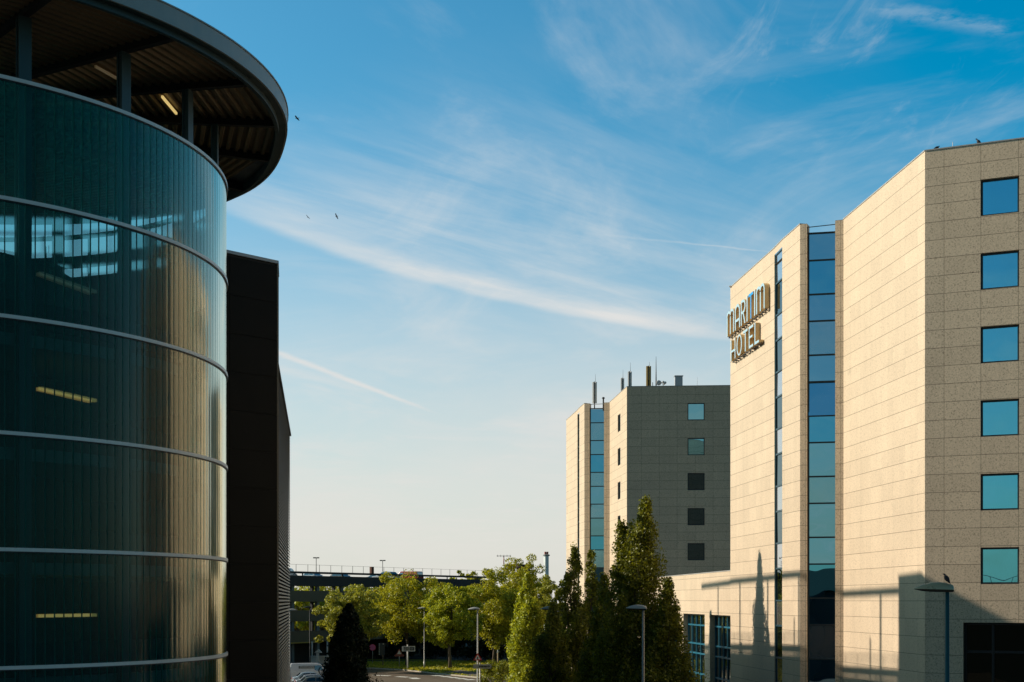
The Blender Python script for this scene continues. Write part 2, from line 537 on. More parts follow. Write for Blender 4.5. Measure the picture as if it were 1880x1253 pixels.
M_ROOF = principled('roof_gravel', (0.18, 0.17, 0.15), 0.95, bump=.5)
M_CURTAIN = principled('curtain_cloth', (0.92, 0.93, 0.90), 0.9, var=.05)
M_GLASS_BLUE = mirror_glass('glass_blue', (.26, .80, 1.0), 0.76, see=.95, seecol=(.7, .92, .96))
M_GLASS_STRIP = mirror_glass('glass_strip', (.50, .82, 1.0), 0.95)
M_GLASS_STRIP_B = mirror_glass('glass_strip_blind', (.55, .85, 1.0), 0.82, (.24, .28, .31))
M_GLASS_STRIP_C = mirror_glass('glass_strip_deep', (.26, .76, 1.0), 0.96)
M_GLASS_PALE = mirror_glass('glass_pale', (.95, .97, 1.0), 0.62, (.20, .19, .18))
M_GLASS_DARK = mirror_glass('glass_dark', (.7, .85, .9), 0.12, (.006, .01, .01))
M_GLASS_FAR = mirror_glass('glass_far', (.55, .95, 1.0), 0.96, (.008, .012, .011))
M_GLASS_HALL = mirror_glass('glass_hall', (.8, .85, .8), 0.35, (.01, .014, .012))
M_INSIDE = principled('interior_dark', (0.02, 0.02, 0.018), 0.9)


class Line:
    """a stretch of wall; outside is on the right hand going P to Q"""
    def __init__(s, P, Q):
        s.P = Vector((P[0], P[1])); s.Q = Vector((Q[0], Q[1]))
        s.L = (s.Q - s.P).length; s.d = (s.Q - s.P) / s.L; s.nin = Vector((-s.d.y, s.d.x))

    def pt(s, a, z, r=0.0):
        p = s.P + s.d * a + s.nin * r
        return Vector((p.x, p.y, z))


def pane_box(par, ln, a, b, c, e, r, mat, name='pane', tilt_s=0.0, tilt_z=0.0, th=0.03):
    mb = MB()
    am, zm = (a + b) / 2, (c + e) / 2
    vs = []
    for k in (0, th):
        for s_, z_ in ((a, c), (b, c), (b, e), (a, e)):
            vs.append(ln.pt(s_, z_, r + k + tilt_s * (s_ - am) + tilt_z * (z_ - zm)))
    mb.faces(vs, [(0, 1, 2, 3), (7, 6, 5, 4), (0, 4, 5, 1), (1, 5, 6, 2), (2, 6, 7, 3), (3, 7, 4, 0)])
    return mb.build(name, mat, par)


def frame_bars(mb, ln, a, b, c, e, r, w=0.07, dpt=0.09, transoms=(), mullions=(), mi=0):
    def bar(a0, a1, c0, c1, proud=0.0):
        vs = []
        for k in (r - dpt / 2 - proud, r + dpt / 2):
            for s_, z_ in ((a0, c0), (a1, c0), (a1, c1), (a0, c1)):
                vs.append(ln.pt(s_, z_, k))
        mb.faces(vs, [(0, 1, 2, 3), (7, 6, 5, 4), (0, 4, 5, 1), (1, 5, 6, 2), (2, 6, 7, 3), (3, 7, 4, 0)], mi)
    bar(a, a + w, c, e); bar(b - w, b, c, e)
    bar(a + w, b - w, e - w, e); bar(a + w, b - w, c, c + w)
    for z in transoms: bar(a + w, b - w, z - w / 2, z + w / 2, 0.004)
    for s_ in mullions: bar(s_ - w / 2, s_ + w / 2, c + w, e - w, 0.008)


def punched_window(par, ln, a, b, c, e, r=0.20, glass=None, curtain=True, label=None, fm=None):
    """a single window: frame (part) with its pane and curtain (sub-parts)"""
    mb = MB(); frame_bars(mb, ln, a, b, c, e, r, 0.075, 0.1)
    fr = mb.build('window', fm or M_FRAME, par)
    if label: fr['label'] = label
    pane_box(fr, ln, a + .07, b - .07, c + .07, e - .07, r - .01, glass or M_GLASS_BLUE,
             tilt_s=random.uniform(-.006, .006), tilt_z=random.uniform(-.004, .004))
    if curtain:
        cm = MB(); n = 44
        prev = None
        ph = random.uniform(0, 6)
        for i in range(n + 1):
            s_ = a + .08 + (b - a - .16) * i / n
            w = r + .17 + .055 * math.sin(i * .95 + ph + .9 * math.sin(i * .31 + ph)) + .014 * math.sin(i * 2.3)
            cur = (ln.pt(s_, c + .08, w), ln.pt(s_, e - .08, w))
            if prev: cm.face([prev[0], cur[0], cur[1], prev[1]])
            prev = cur
        cm.build('curtain', M_CURTAIN, fr)
    return fr


def glazing_strip(par, ln, a, b, c, e, r, levels, mats, w=0.07, fm=None, tilts=None, name='window_strip'):
    mb = MB()
    lv = sorted([z for z in levels if c + .3 < z < e - .3])
    frame_bars(mb, ln, a, b, c, e, r, w, 0.12, lv)
    fr = mb.build(name, fm or M_FRAME_STRIP, par)
    zs = [c + w] + lv + [e - w]
    for i in range(len(zs) - 1):
        k = len(zs) - 2 - i                     # counted from the top
        tz = (tilts or {}).get(k, random.uniform(-.010, .010))
        pane_box(fr, ln, a + w * .6, b - w * .6, zs[i] + .02, zs[i + 1] - .02, r - .015,
                 mats[k % len(mats)], tilt_s=random.uniform(-.004, .004), tilt_z=tz)
    return fr


def coping(mb, poly, z, w=0.3, h=0.05, closed=True):
    n = len(poly)
    for i in range(n if closed else n - 1):
        ln = Line(poly[i], poly[(i + 1) % n])
        if ln.L < .3: continue
        c = [ln.pt(0.0, 0, -.025), ln.pt(ln.L, 0, -.025), ln.pt(ln.L - .05, 0, w), ln.pt(.05, 0, w)]
        mb.prism([(p.x, p.y) for p in c], z + .001 * (i % 2), z + h + .003 * (i % 2))


def storeys(top, lo=0.5):
    """transom heights of the stair strips: 1.32 m and 1.68 m lights in turn"""
    z = top; out = []; k = 0
    while z > lo + .8:
        z -= 1.32 if k % 2 == 0 else 1.68
        out.append(z); k += 1
    return out


# ---- near tower
A = (17.1, 58.9); B = (16.19, 69.46); Bp = (15.83, 69.63); P2r = (14.56, 70.20); P2l = (14.25, 70.35)
F2 = (13.95, 73.43); F3s = (13.86, 75.1); F3e = (12.99, 84.6)
C = (28.9, 53.5); N1 = (35.0, 64.5); N2 = (26.0, 76.0)

near = empty('hotel_tower', (22, 66, 0), label='tall granite hotel tower with wall lettering, nearest the camera at right', cat='hotel')
front = Line(A, C)
wins = []
z0s = []
for k in range(6):
    ztop = H_TOP - 1.45 - 3.0 * k
    z0s.append(ztop)
for a, b in ((2.2, 3.69), (6.6, 8.09)):
    for zt in z0s: wins.append((a, b, zt - 1.49, zt))
hall = (1.52, 11.2, 0.3, 8.1)
mb = MB()
wall(mb, A, C, 0, H_TOP, wins + [hall], 0.22)
mb.build('wall', M_GRAN_FRONT, near)
mb = MB()
wall(mb, B, A, 0, H_TOP, (), u0=0.4)
# narrow strip window between the two long facets, set back
nst = Line(F3s, F2)
wall(mb, F2, P2l, 0, H_TOP, u0=1.0)
wall(mb, F3e, F3s, 0, H_TOP, u0=0.0)
wall(mb, F3s, F2, H_TOP - .35, H_TOP)
for q, p in ((F3s, 0.0), (F2, nst.L)):
    a = nst.pt(p, 0); b = nst.pt(p, 0, .5)
    pq = (b, a) if p else (a, b)
    mb2 = [(pq[0].x, pq[0].y), (pq[1].x, pq[1].y)]
    wall(mb, mb2[0], mb2[1], 0, H_TOP - .35)
mb.build('side_wall', M_GRAN_SIDE, near)
mb = MB()
# the two piers beside the wide strip
pl = Line(P2l, B)
s1 = 0.34; s2 = s1 + 1.39
for a, b in ((0.0, s1), (s2, pl.L)):
    q = [pl.pt(a, 0), pl.pt(b, 0), pl.pt(b, 0, .55), pl.pt(a, 0, .55)]
    q = [(p.x, p.y) for p in q]
    for i in range(4): wall(mb, q[i], q[(i + 1) % 4], 0, H_TOP, u0=.5)
    mb.face([(p[0], p[1], H_TOP) for p in q])
mb.build('pier', M_GRAN_FRONT, near)
mb = MB()
wall(mb, C, N1, 0, H_TOP); wall(mb, N1, N2, 0, H_TOP); wall(mb, N2, F3e, 0, H_TOP)
mb.build('back_wall', M_GRAN_FRONT, near)
poly = [A, C, N1, N2, F3e, F3s, F2, P2l, tuple(pl.pt(0, 0, .5).xy), tuple(pl.pt(pl.L, 0, .5).xy), B]
mb = MB(); mb.face([(p[0], p[1], H_TOP - .9) for p in poly]); mb.build('roof', M_ROOF, near)
mb = MB()
coping(mb, [A, C, N1, N2, F3e, F3s, F2, P2l], H_TOP, closed=False); coping(mb, [B, A], H_TOP, closed=False)
mb.build('coping', M_COPING, near)
for k, (a, b, c, e) in enumerate(wins): punched_window(near, front, a, b, c, e)
# big dark hall opening on the ground floors
mb = MB(); frame_bars(mb, front, hall[0], hall[1], hall[2], hall[3], .45, .10, .14, (6.9,), (2.65, 5.2, 7.7))
hw = mb.build('hall_window', principled('frame_black', (.004, .004, .004), .5), near)
pane_box(hw, front, hall[0] + .1, hall[1] - .1, hall[2] + .1, hall[3] - .1, .47, mirror_glass('glass_black', (.5, .5, .4), 0.05, (.004, .004, .003)))
# wide stair strip, glass turned a little towards the street
gl0 = pl.pt(s1 + .01, 0, .16); gl1 = pl.pt(s2 - .01, 0, .44)
gln = Line(gl0.xy, gl1.xy)
ztop = EYE + 18.18
lv = storeys(ztop - .06)
glazing_strip(near, gln, 0, gln.L, 0.3, ztop, 0.0, lv, [M_GLASS_STRIP, M_GLASS_STRIP_C, M_GLASS_STRIP, M_GLASS_STRIP_B, M_GLASS_STRIP], 0.075, M_FRAME, {5: 0.07})
mb = MB()
mb.bar(pl.pt(s1 - .02, EYE + 18.43, .05), pl.pt(s2 + .02, EYE + 18.43, .05), .035, .035)
mb.bar(pl.pt(s1 + .03, EYE + 18.1, .06), pl.pt(s1 + .03, EYE + 18.43, .06), .03, .03)
mb.build('safety_rail', M_FRAME, near)
# narrow strip
zt2 = H_TOP - .36
glazing_strip(near, nst, 0.02, nst.L - .02, 0.3, zt2, .10, storeys(zt2 - .25), [M_GLASS_PALE, M_GLASS_DARK], 0.085, M_FRAME_STRIP)
# low dark backing behind the strips
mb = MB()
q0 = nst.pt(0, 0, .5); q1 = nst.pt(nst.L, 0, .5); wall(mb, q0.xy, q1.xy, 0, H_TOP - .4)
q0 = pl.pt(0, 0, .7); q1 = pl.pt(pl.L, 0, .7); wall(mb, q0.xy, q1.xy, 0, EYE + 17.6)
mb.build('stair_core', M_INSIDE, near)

# ---- far tower
fA = (10.0, 123.8); fC = (18.9, 123.1); fC2 = (27.0, 122.5); fB = (9.17, 133.5)
dv = Vector((.94, -.342)).normalized()
fBv = Vector(fB)
fP = fBv - dv * 2.48
fF2 = (6.5, 137.4); fF3s = (6.4, 139.0); fF3e = (5.6, 146.8)
far = empty('hotel_tower', (16, 135, 0), label='farther granite hotel tower with roof antennas, its wide face in shade', cat='hotel')
ffront = Line(fA, fC2)
fw = []
for k in range(6):
    zt = H_TOP - 1.47 - 3.04 * k
    fw.append((5.25, 6.72, zt - 1.49, zt))
mb = MB(); wall(mb, fA, fC2, 0, H_TOP, fw, .2); mb.build('wall', M_GRAN_FAR, far)
fside = Line(fB, fA)
sw = []
for k in range(6):
    zt = H_TOP - 1.85 - 3.04 * k
    sw.append((fside.L - 5.0, fside.L - 3.5, zt - 1.55, zt))
mb = MB()
wall(mb, fB, fA, 0, H_TOP, sw, .2)
wall(mb, fF2, tuple(fP), 0, H_TOP)
wall(mb, fF3e, fF3s, 0, H_TOP)
fn = Line(fF3s, fF2)
wall(mb, fF3s, fF2, H_TOP - .4, H_TOP)
for p in (0.0, fn.L):
    a = fn.pt(p, 0); b = fn.pt(p, 0, .5)
    if p: wall(mb, b.xy, a.xy, 0, H_TOP - .4)
    else: wall(mb, a.xy, b.xy, 0, H_TOP - .4)
mb.build('side_wall', M_GRAN_SIDE, far)
fpl = Line(fP, fB)
t1 = .5; t2 = 1.92
mb = MB()
for a, b in ((0.0, t1), (t2, fpl.L)):
    q = [tuple(fpl.pt(*ar).xy) for ar in ((a, 0), (b, 0), (b, 0, .55), (a, 0, .55))]
    for i in range(4): wall(mb, q[i], q[(i + 1) % 4], 0, H_TOP, u0=.5)
    mb.face([(p[0], p[1], H_TOP) for p in q])
mb.build('pier', M_GRAN_FRONT, far)
mb = MB(); wall(mb, fC2, (27.6, 147.5), 0, H_TOP); wall(mb, (27.6, 147.5), fF3e, 0, H_TOP); mb.build('back_wall', M_GRAN_FAR, far)
poly = [fA, fC2, (27.6, 147.5), fF3e, fF3s, fF2, tuple(fP), tuple(fpl.pt(0, 0, .5).xy), tuple(fpl.pt(fpl.L, 0, .5).xy), fB]
mb = MB(); mb.face([(p[0], p[1], H_TOP - .8) for p in poly]); mb.build('roof', M_ROOF, far)
mb = MB(); coping(mb, [fA, fC2, (27.6, 147.5), fF3e, fF3s, fF2, tuple(fP)], H_TOP, closed=False); coping(mb, [fB, fA], H_TOP, closed=False)
mb.build('coping', M_COPING, far)
for k, (a, b, c, e) in enumerate(fw): punched_window(far, ffront, a, b, c, e, .15, M_GLASS_FAR if k < 2 else M_GLASS_DARK, False)  # lower panes: dark reflection of the shaded tower put into the glass colour
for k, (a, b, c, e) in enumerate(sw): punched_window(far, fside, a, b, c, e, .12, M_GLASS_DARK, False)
fgl = Line(fpl.pt(t1 + .01, 0, .14).xy, fpl.pt(t2 - .01, 0, .49).xy)
fzt = EYE + 18.16
glazing_strip(far, fgl, 0, fgl.L, .3, fzt, 0, storeys(fzt - .06), [M_GLASS_STRIP, M_GLASS_STRIP_B, M_GLASS_STRIP, M_GLASS_STRIP_C, M_GLASS_STRIP_B], .085, M_FRAME)
fzt2 = H_TOP - .42
glazing_strip(far, fn, .02, fn.L - .02, .3, fzt2, .14, storeys(fzt2 - .2), [M_GLASS_DARK], .09, M_FRAME_STRIP)
mb = MB()
mb.bar(fpl.pt(t1 - .02, EYE + 18.5, .05), fpl.pt(t2 + .02, EYE + 18.5, .05), .05, .05)
mb.build('safety_rail', M_COPING, far)
mb = MB()
wall(mb, fn.pt(0, 0, .5).xy, fn.pt(fn.L, 0, .5).xy, 0, H_TOP - .5)
wall(mb, fpl.pt(0, 0, .7).xy, fpl.pt(fpl.L, 0, .7).xy, 0, EYE + 17.6)
mb.build('stair_core', M_INSIDE, far)

# ---- low wing between the towers
W_TOP = EYE + 1.77
w0 = (10.06, 123.74); w1 = (13.06, 84.70)
wl = Line(w0, w1)
wing = empty('hotel_wing', (13, 104, 0), label='low granite hotel wing with tall blue framed windows, linking both towers', cat='hotel wing')
L = wl.L
ops = [(L - 5.9, L - .12, .5, 8.1), (L - 14.5, L - 7.47, .5, 8.1), (L - 23.1, L - 16.2, .5, 8.1), (L - 31.7, L - 24.8, .5, 8.1)]
mb = MB(); wall(mb, w0, w1, 0, W_TOP, ops, .45); 
wall(mb, w1, (22.5, 79.5), 0, W_TOP - .01); wall(mb, (24.0, 122.6), w0, 0, W_TOP)
mb.build('wall', M_GRAN_WING, wing)
mb = MB(); mb.face([(p[0], p[1], W_TOP - .3) for p in (w0, w1, (22.5, 79.5), (24, 122.6))]); mb.build('roof', M_ROOF, wing)
mb = MB(); coping(mb, [w0, w1], W_TOP, closed=False); mb.build('coping', M_COPING, wing)
for a, b, c, e in ops:
    mb = MB()
    n = 5
    frame_bars(mb, wl, a, b, c, e, .38, .10, .12, (7.35, 6.1, 5.45, 4.1, 2.6), [a + (b - a) * i / n for i in range(1, n)])
    fr = mb.build('hall_window', M_FRAME_TEAL, wing)
    pane_box(fr, wl, a + .05, b - .05, c + .05, e - .05, .385, M_GLASS_HALL)

# ---- lettering on the long facet of the near tower
M_L_FACE = principled('letter_face_pale', (0.42, 0.60, 0.66), 0.35, var=.04)
M_L_BLUE = principled('letter_face_blue', (0.0, 0.33, 0.72), 0.35, var=.04)
M_L_SIDE = principled('letter_side_bronze', (0.62, 0.45, 0.22), 0.5, 0.1)  # bronze, lightened to carry the bounce off the sunlit wall
sgn = Line(F3e, F3s)            # reads from the far end to the near end
sign = empty('hotel_sign', tuple(sgn.pt(4.6, 0).xy) + (EYE + 14.0,),
             label='raised pale blue channel letters reading MARITIM HOTEL on the sunlit wall', cat='sign')
ST_IN, ST_OUT = -.04, -.29      # letters stand off the wall


def letter(strokes, x0, z0, w, h, face):
    """strokes in letter units: ('b',x0,y0,x1,y1) bar, ('p', polygon), ('a',cx,cy,ro,ri,a0,a1[,sy]) ring piece"""
    mb = MB()
    for k, st in enumerate(strokes):
        polys = []
        if st[0] == 'b': polys = [[(st[1], st[2]), (st[3], st[2]), (st[3], st[4]), (st[1], st[4])]]
        elif st[0] == 'p': polys = [st[1]]
        else:
            cx, cy, ro, ri, a0, a1 = st[1:7]; syo = st[7] if len(st) > 7 else 1.0; syi = st[8] if len(st) > 8 else syo
            n = 18
            for i in range(n):
                aa = math.radians(a0 + (a1 - a0) * i / n); bb = math.radians(a0 + (a1 - a0) * (i + 1) / n)
                polys.append([(cx + ro * math.cos(aa), cy + ro * syo * math.sin(aa)), (cx + ro * math.cos(bb), cy + ro * syo * math.sin(bb)),
                              (cx + ri * math.cos(bb), cy + ri * syi * math.sin(bb)), (cx + ri * math.cos(aa), cy + ri * syi * math.sin(aa))])
        off = .003 * k
        for pg in polys:
            fr_ = [sgn.pt(x0 + x * w, z0 + y * h, ST_OUT - off) for x, y in pg]
            bk = [sgn.pt(x0 + x * w, z0 + y * h, ST_IN + off) for x, y in pg]
            n = len(pg)
            area = sum(pg[i][0] * pg[(i + 1) % n][1] - pg[(i + 1) % n][0] * pg[i][1] for i in range(n))
            if area < 0: fr_.reverse(); bk.reverse()
            mb.face(fr_, 0); mb.face(bk[::-1], 1)
            for i in range(n):
                j = (i + 1) % n
                if st[0] == 'a' and i in (1, 3): continue      # no inner partitions in curved strokes
                mb.face([fr_[i], bk[i], bk[j], fr_[j]], 1)
    return mb.build('letter', [face, M_L_SIDE], sign)


def arch_m(w):
    s = .105
    c1 = (s / 2 + .5) / 2; ro = (.5 + s / 2) / 2; ri = ro - s
    return [('b', 0, 0, s, .78), ('b', .5 - s / 2, 0, .5 + s / 2, .74), ('b', 1 - s, 0, 1, .78),
            ('a', ro, .78, ro, ri, 0, 180, .22 / ro, .12 / ri), ('a', 1 - ro, .78, ro, ri, 0, 180, .22 / ro, .12 / ri)]


GL = {
    'M': (1.72, arch_m(1)),
    'A': (1.15, [('b', 0, 0, .16, .7), ('b', .84, 0, 1, .7), ('a', .5, .7, .5, .34, 0, 180, .6, .57), ('b', .16, .30, .84, .40)]),
    'R': (1.05, [('b', 0, 0, .17, 1), ('a', .46, .72, .5, .33, -90, 90, .56, .54), ('b', .17, .895, .48, 1), ('b', .17, .44, .48, .54),
                 ('p', [(.44, .44), (.62, .44), (1.0, 0), (.81, 0)])]),
    'I': (.20, [('b', 0, 0, 1, 1)]),
    'T': (1.0, [('b', .41, 0, .59, .89), ('b', 0, .89, 1, 1)]),
    'H': (1.1, [('b', 0, 0, .15, 1), ('b', .85, 0, 1, 1), ('b', .15, .38, .85, .48)]),
    'O': (1.2, [('a', .5, .5, .5, .35, 0, 360, 1.0, 1.22)]),
    'E': (.95, [('b', 0, 0, .17, 1), ('b', .17, .89, 1, 1), ('b', .17, .45, .85, .55), ('b', .17, 0, 1, .11)]),
    'L': (.92, [('b', 0, 0, .18, 1), ('b', .18, 0, 1, .11)]),
}


def word(txt, x, z, h, gap, blue=-1):
    xs = x
    for i, ch in enumerate(txt):
        w, st = GL[ch]
        o = letter(st, x, z, w, h, M_L_BLUE if i == blue else M_L_FACE)
        if i == blue: o['label'] = 'bright blue letter T'
        x += w + gap
    mb = MB()
    mb.bar(sgn.pt(xs - .05, z - .045, -.15), sgn.pt(x - gap + .05, z - .045, -.15), .035, .035)
    k = 0.15
    while k < x - gap - xs:
        mb.bar(sgn.pt(xs + k, z - .08, -.22), sgn.pt(xs + k, z - .08, 0.0), .05, .05)
        k += .62
    mb.build('mounting_rail', M_FRAME, sign)


word('MARITIM', .30, EYE + 15.62, 1.42, .22, 4)
word('HOTEL', 1.25, EYE + 14.02, 1.2, .27)
# ------------------------------------------------------------------ round ramp tower with profiled glass skin
DC = Vector((-19.3, 44.3)); DR = 10.2
M_STEEL = principled('steel_dark', (0.022, 0.023, 0.022), 0.5, 0.2)
M_STEEL_TEAL = principled('steel_teal', (0.045, 0.085, 0.09), 0.45, 0.2)
M_ALU = principled('aluminium', (0.84, 0.80, 0.74), 0.4, 0.1)
M_FASCIA = principled('fascia_metal', (0.38, 0.37, 0.34), 0.5, 0.3)
M_DECK = principled('trapezoid_deck', (0.24, 0.17, 0.09), 0.45, 0.2, var=.1)
M_CONC = principled('concrete', (0.09, 0.21, 0.20), 0.85, bump=.3)  # teal light from the glass skin is put into the slab colour
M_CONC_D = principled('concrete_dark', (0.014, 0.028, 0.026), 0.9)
M_TUBE = principled('tube_lamp', (0.9, 0.9, 0.8), 0.4, emit=(1.0, 0.72, 0.25), estr=0.6)
M_TUBE_DIM = principled('tube_lamp_dim', (0.9, 0.9, 0.8), 0.4, emit=(1.0, 0.62, 0.25), estr=0.04)
M_TUBE_IN = principled('tube_lamp_inside', (0.9, 0.9, 0.8), 0.4, emit=(1.0, 0.44, 0.10), estr=0.5)


def profile_glass():
    m, nt, out = new_mat('profiled_glass')
    t = NT(nt)
    tc = t.n('ShaderNodeTexCoord')
    gi = t.n('ShaderNodeNewGeometry')
    g = t.n('ShaderNodeBsdfGlossy'); g.inputs['Roughness'].default_value = 0.115; g.inputs['Color'].default_value = rgb(.92, .94, .80)
    bn = t.n('ShaderNodeBump'); bn.inputs['Strength'].default_value = 0.05; bn.inputs['Distance'].default_value = 0.02
    t.link(t.noise(t.mapping(tc.outputs['Object'], scale=(3, 3, .6)), 2.0, 2.0), bn.inputs['Height'])
    t.link(bn.outputs[0], g.inputs['Normal'])
    tr = t.n('ShaderNodeBsdfTransparent')
    t.link(t.mix(gi.outputs['Random Per Island'], rgb(.40, .72, .73), rgb(.52, .82, .83)), tr.inputs['Color'])
    rf = t.n('ShaderNodeBsdfRefraction'); rf.inputs['Roughness'].default_value = .22; rf.inputs['IOR'].default_value = 1.06; rf.inputs['Color'].default_value = rgb(.36, .84, .85)
    df = t.n('ShaderNodeBsdfDiffuse'); df.inputs['Color'].default_value = rgb(.000, .26, .255)
    tl = t.n('ShaderNodeBsdfTranslucent'); tl.inputs['Color'].default_value = rgb(.03, .80, .80)
    a0_ = t.n('ShaderNodeMixShader'); a0_.inputs[0].default_value = .4; t.link(tl.outputs[0], a0_.inputs[1]); t.link(df.outputs[0], a0_.inputs[2])
    a = t.n('ShaderNodeMixShader'); a.inputs[0].default_value = .45; t.link(rf.outputs[0], a.inputs[1]); t.link(a0_.outputs[0], a.inputs[2])
    b = t.n('ShaderNodeMixShader'); b.inputs[0].default_value = .62; t.link(tr.outputs[0], b.inputs[1]); t.link(a.outputs[0], b.inputs[2])
    fr = t.n('ShaderNodeFresnel'); fr.inputs['IOR'].default_value = 1.58
    c = t.n('ShaderNodeMixShader')
    t.link(t.m('MULTIPLY_ADD', fr.outputs[0], 3.2, -0.150, clamp=True), c.inputs[0]); t.link(b.outputs[0], c.inputs[1]); t.link(g.outputs[0], c.inputs[2])
    t.link(c.outputs[0], out.inputs[0])
    return m


M_PGLASS = profile_glass()
M_JOINT = principled('glass_joint', (0.02, 0.27, 0.22), 0.4)
drum = empty('ramp_tower', (DC.x, DC.y, 0), label='round parking ramp tower of teal profiled glass under a wide flat roof', cat='ramp tower')
RINGS = [EYE + z for z in (13.35, 10.27, 7.26, 4.28, 1.30, -1.73, -4.75, -7.75)]
G0, G1 = math.radians(-215), math.radians(40)
NP = 170


def dpt(r, a, z): return (DC.x + r * math.cos(a), DC.y + r * math.sin(a), z)


for k in range(len(RINGS) - 1):
    zt, zb = RINGS[k] - .03, RINGS[k + 1] + .05
    mb = MB()
    da = (G1 - G0) / NP
    for i in range(NP):
        a0 = G0 + da * i + .0012; a1 = G0 + da * (i + 1) - .0012
        jit = random.uniform(-.0009, .0009)
        # each channel bows outwards a little
        nsub = 4; vsx = []
        for q in range(nsub + 1):
            w_ = q / nsub; aa_ = a0 + (a1 - a0) * w_
            rr_ = DR + jit * (1 - 2 * w_) + .0022 * (1 - (2 * w_ - 1) ** 2)
            vsx += [dpt(rr_, aa_, zb), dpt(rr_, aa_, zt)]
        mb.faces(vsx, [(2 * q, 2 * q + 2, 2 * q + 3, 2 * q + 1) for q in range(nsub)], 0, True)
        b0, b1 = a1, a1 + .0024
        mb.face([dpt(DR - .03, b0, zb), dpt(DR - .03, b1, zb), dpt(DR - .03, b1, zt), dpt(DR - .03, b0, zt)], 1)
        mb.face([dpt(DR, b0, zb), dpt(DR - .03, b0, zb), dpt(DR - .03, b0, zt), dpt(DR, b0, zt)], 1)
        mb.face([dpt(DR - .03, b1, zb), dpt(DR, b1, zb), dpt(DR, b1, zt), dpt(DR - .03, b1, zt)], 1)
    mb.build('glass_band', [M_PGLASS, M_JOINT], drum)
for z in RINGS:
    mb = MB()
    mb.arc(DC, DR - .10, DR + .05, z - .04, z + .055, G0, G1, 170)
    mb.arc(DC, DR - .08, DR + .025, z - .075, z - .037, G0, G1, 170, mi=1)
    mb.build('ring_rail', [M_ALU, M_STEEL], drum)
# roof
RZ = EYE + 15.15; RR = 12.1


def sstep(x, a, b):
    x = min(1, max(0, (x - a) / (b - a))); return x * x * (3 - 2 * x)


def rim(a, off=0.0):          # the roof reaches out a little farther towards the garage
    d = math.degrees(a) % 360
    return RR + 1.1 * sstep(d, 13, 58) * (1 - sstep(d, 190, 270)) + off


def rimf(off): return lambda a: rim(a, off)


NB = 20
for i in range(NB):
    mid = math.radians(-3 + 18 * i)
    ca, sa = math.cos(mid), math.sin(mid)
    mb = MB(); r = 1.6
    prof = [(0, 0), (.11, 0), (.15, .10), (.26, .10)]
    th = math.tan(math.radians(9))
    rs = []
    RB = min(rim(mid - .157), rim(mid), rim(mid + .157))
    while r + .30 < RB * math.cos(math.radians(9)) - .04:
        for o, h in prof: rs.append((r + o, h))
        r += .30
    for (ra, ha), (rb, hb) in zip(rs, rs[1:]):
        def P(rr, s_, h): return (DC.x + rr * ca - s_ * rr * th * sa, DC.y + rr * sa + s_ * rr * th * ca, RZ + .22 + h)
        mb.face([P(ra, -1, ha), P(ra, 1, ha), P(rb, 1, hb), P(rb, -1, hb)][::-1])
    mb.build('roof_deck', M_DECK, drum)
mb = MB()
mb.arc(DC, 0.01, rimf(-.01), RZ + .42, RZ + .50, 0, 2 * math.pi, 120)
mb.build('roof_top', M_FASCIA, drum)
mb = MB()
mb.arc(DC, rimf(0), rimf(.06), RZ + .14, RZ + .62, 0, 2 * math.pi, 160)
mb.arc(DC, rimf(-.02), rimf(.09), RZ + .622, RZ + .66, 0, 2 * math.pi, 160)
mb.build('fascia', M_FASCIA, drum)
mb = MB()
mb.arc(DC, rimf(-.34), rimf(-.22), RZ - .02, RZ + .30, 0, 2 * math.pi, 160)
mb.arc(DC, rimf(-.22), rimf(-.002), RZ + .16, RZ + .20, 0, 2 * math.pi, 160)
mb.build('edge_channel', M_STEEL_TEAL, drum)
BEAMS = [math.radians(-12 + 18 * i) for i in range(NB)]
for a in BEAMS:
    mb = MB()
    p0 = Vector(dpt(1.0, a, RZ + .02)); p1 = Vector(dpt(rim(a) - .35, a, RZ + .02))
    mb.bar(p0, p1, .20, .03); mb.bar(p0 + Vector((0, 0, .17)), p1 + Vector((0, 0, .17)), .03, .31)
    mb.build('roof_beam', M_STEEL, drum)
for a in BEAMS:
    d = math.degrees(a) % 360
    mb = MB()
    c = dpt(9.88, a, 0)
    mb.box((c[0], c[1], (RZ) / 2), (.10, .26, RZ), a)
    mb.box((c[0] + .08 * math.cos(a), c[1] + .08 * math.sin(a), RZ / 2), (.045, .34, RZ), a)
    mb.box((c[0] - .08 * math.cos(a), c[1] - .08 * math.sin(a), RZ / 2), (.045, .34, RZ), a)
    mb.build('column', M_STEEL_TEAL, drum)
# inside: ring slabs, core, parapet on the far side
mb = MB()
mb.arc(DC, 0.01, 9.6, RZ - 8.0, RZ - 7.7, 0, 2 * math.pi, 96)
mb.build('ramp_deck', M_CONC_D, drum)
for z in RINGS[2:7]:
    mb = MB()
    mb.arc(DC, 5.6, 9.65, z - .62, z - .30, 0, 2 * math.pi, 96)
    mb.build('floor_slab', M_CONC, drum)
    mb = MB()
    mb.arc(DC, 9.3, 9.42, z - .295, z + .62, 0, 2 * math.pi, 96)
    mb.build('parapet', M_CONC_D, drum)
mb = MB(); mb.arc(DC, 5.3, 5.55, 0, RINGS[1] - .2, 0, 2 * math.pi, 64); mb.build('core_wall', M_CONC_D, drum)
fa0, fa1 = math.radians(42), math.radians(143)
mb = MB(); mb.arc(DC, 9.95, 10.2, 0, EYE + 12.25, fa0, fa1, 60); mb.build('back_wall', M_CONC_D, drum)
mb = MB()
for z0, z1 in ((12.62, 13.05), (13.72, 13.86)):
    mb.arc(DC, 9.98, 10.14, EYE + z0, EYE + z1, fa0, fa1, 60)
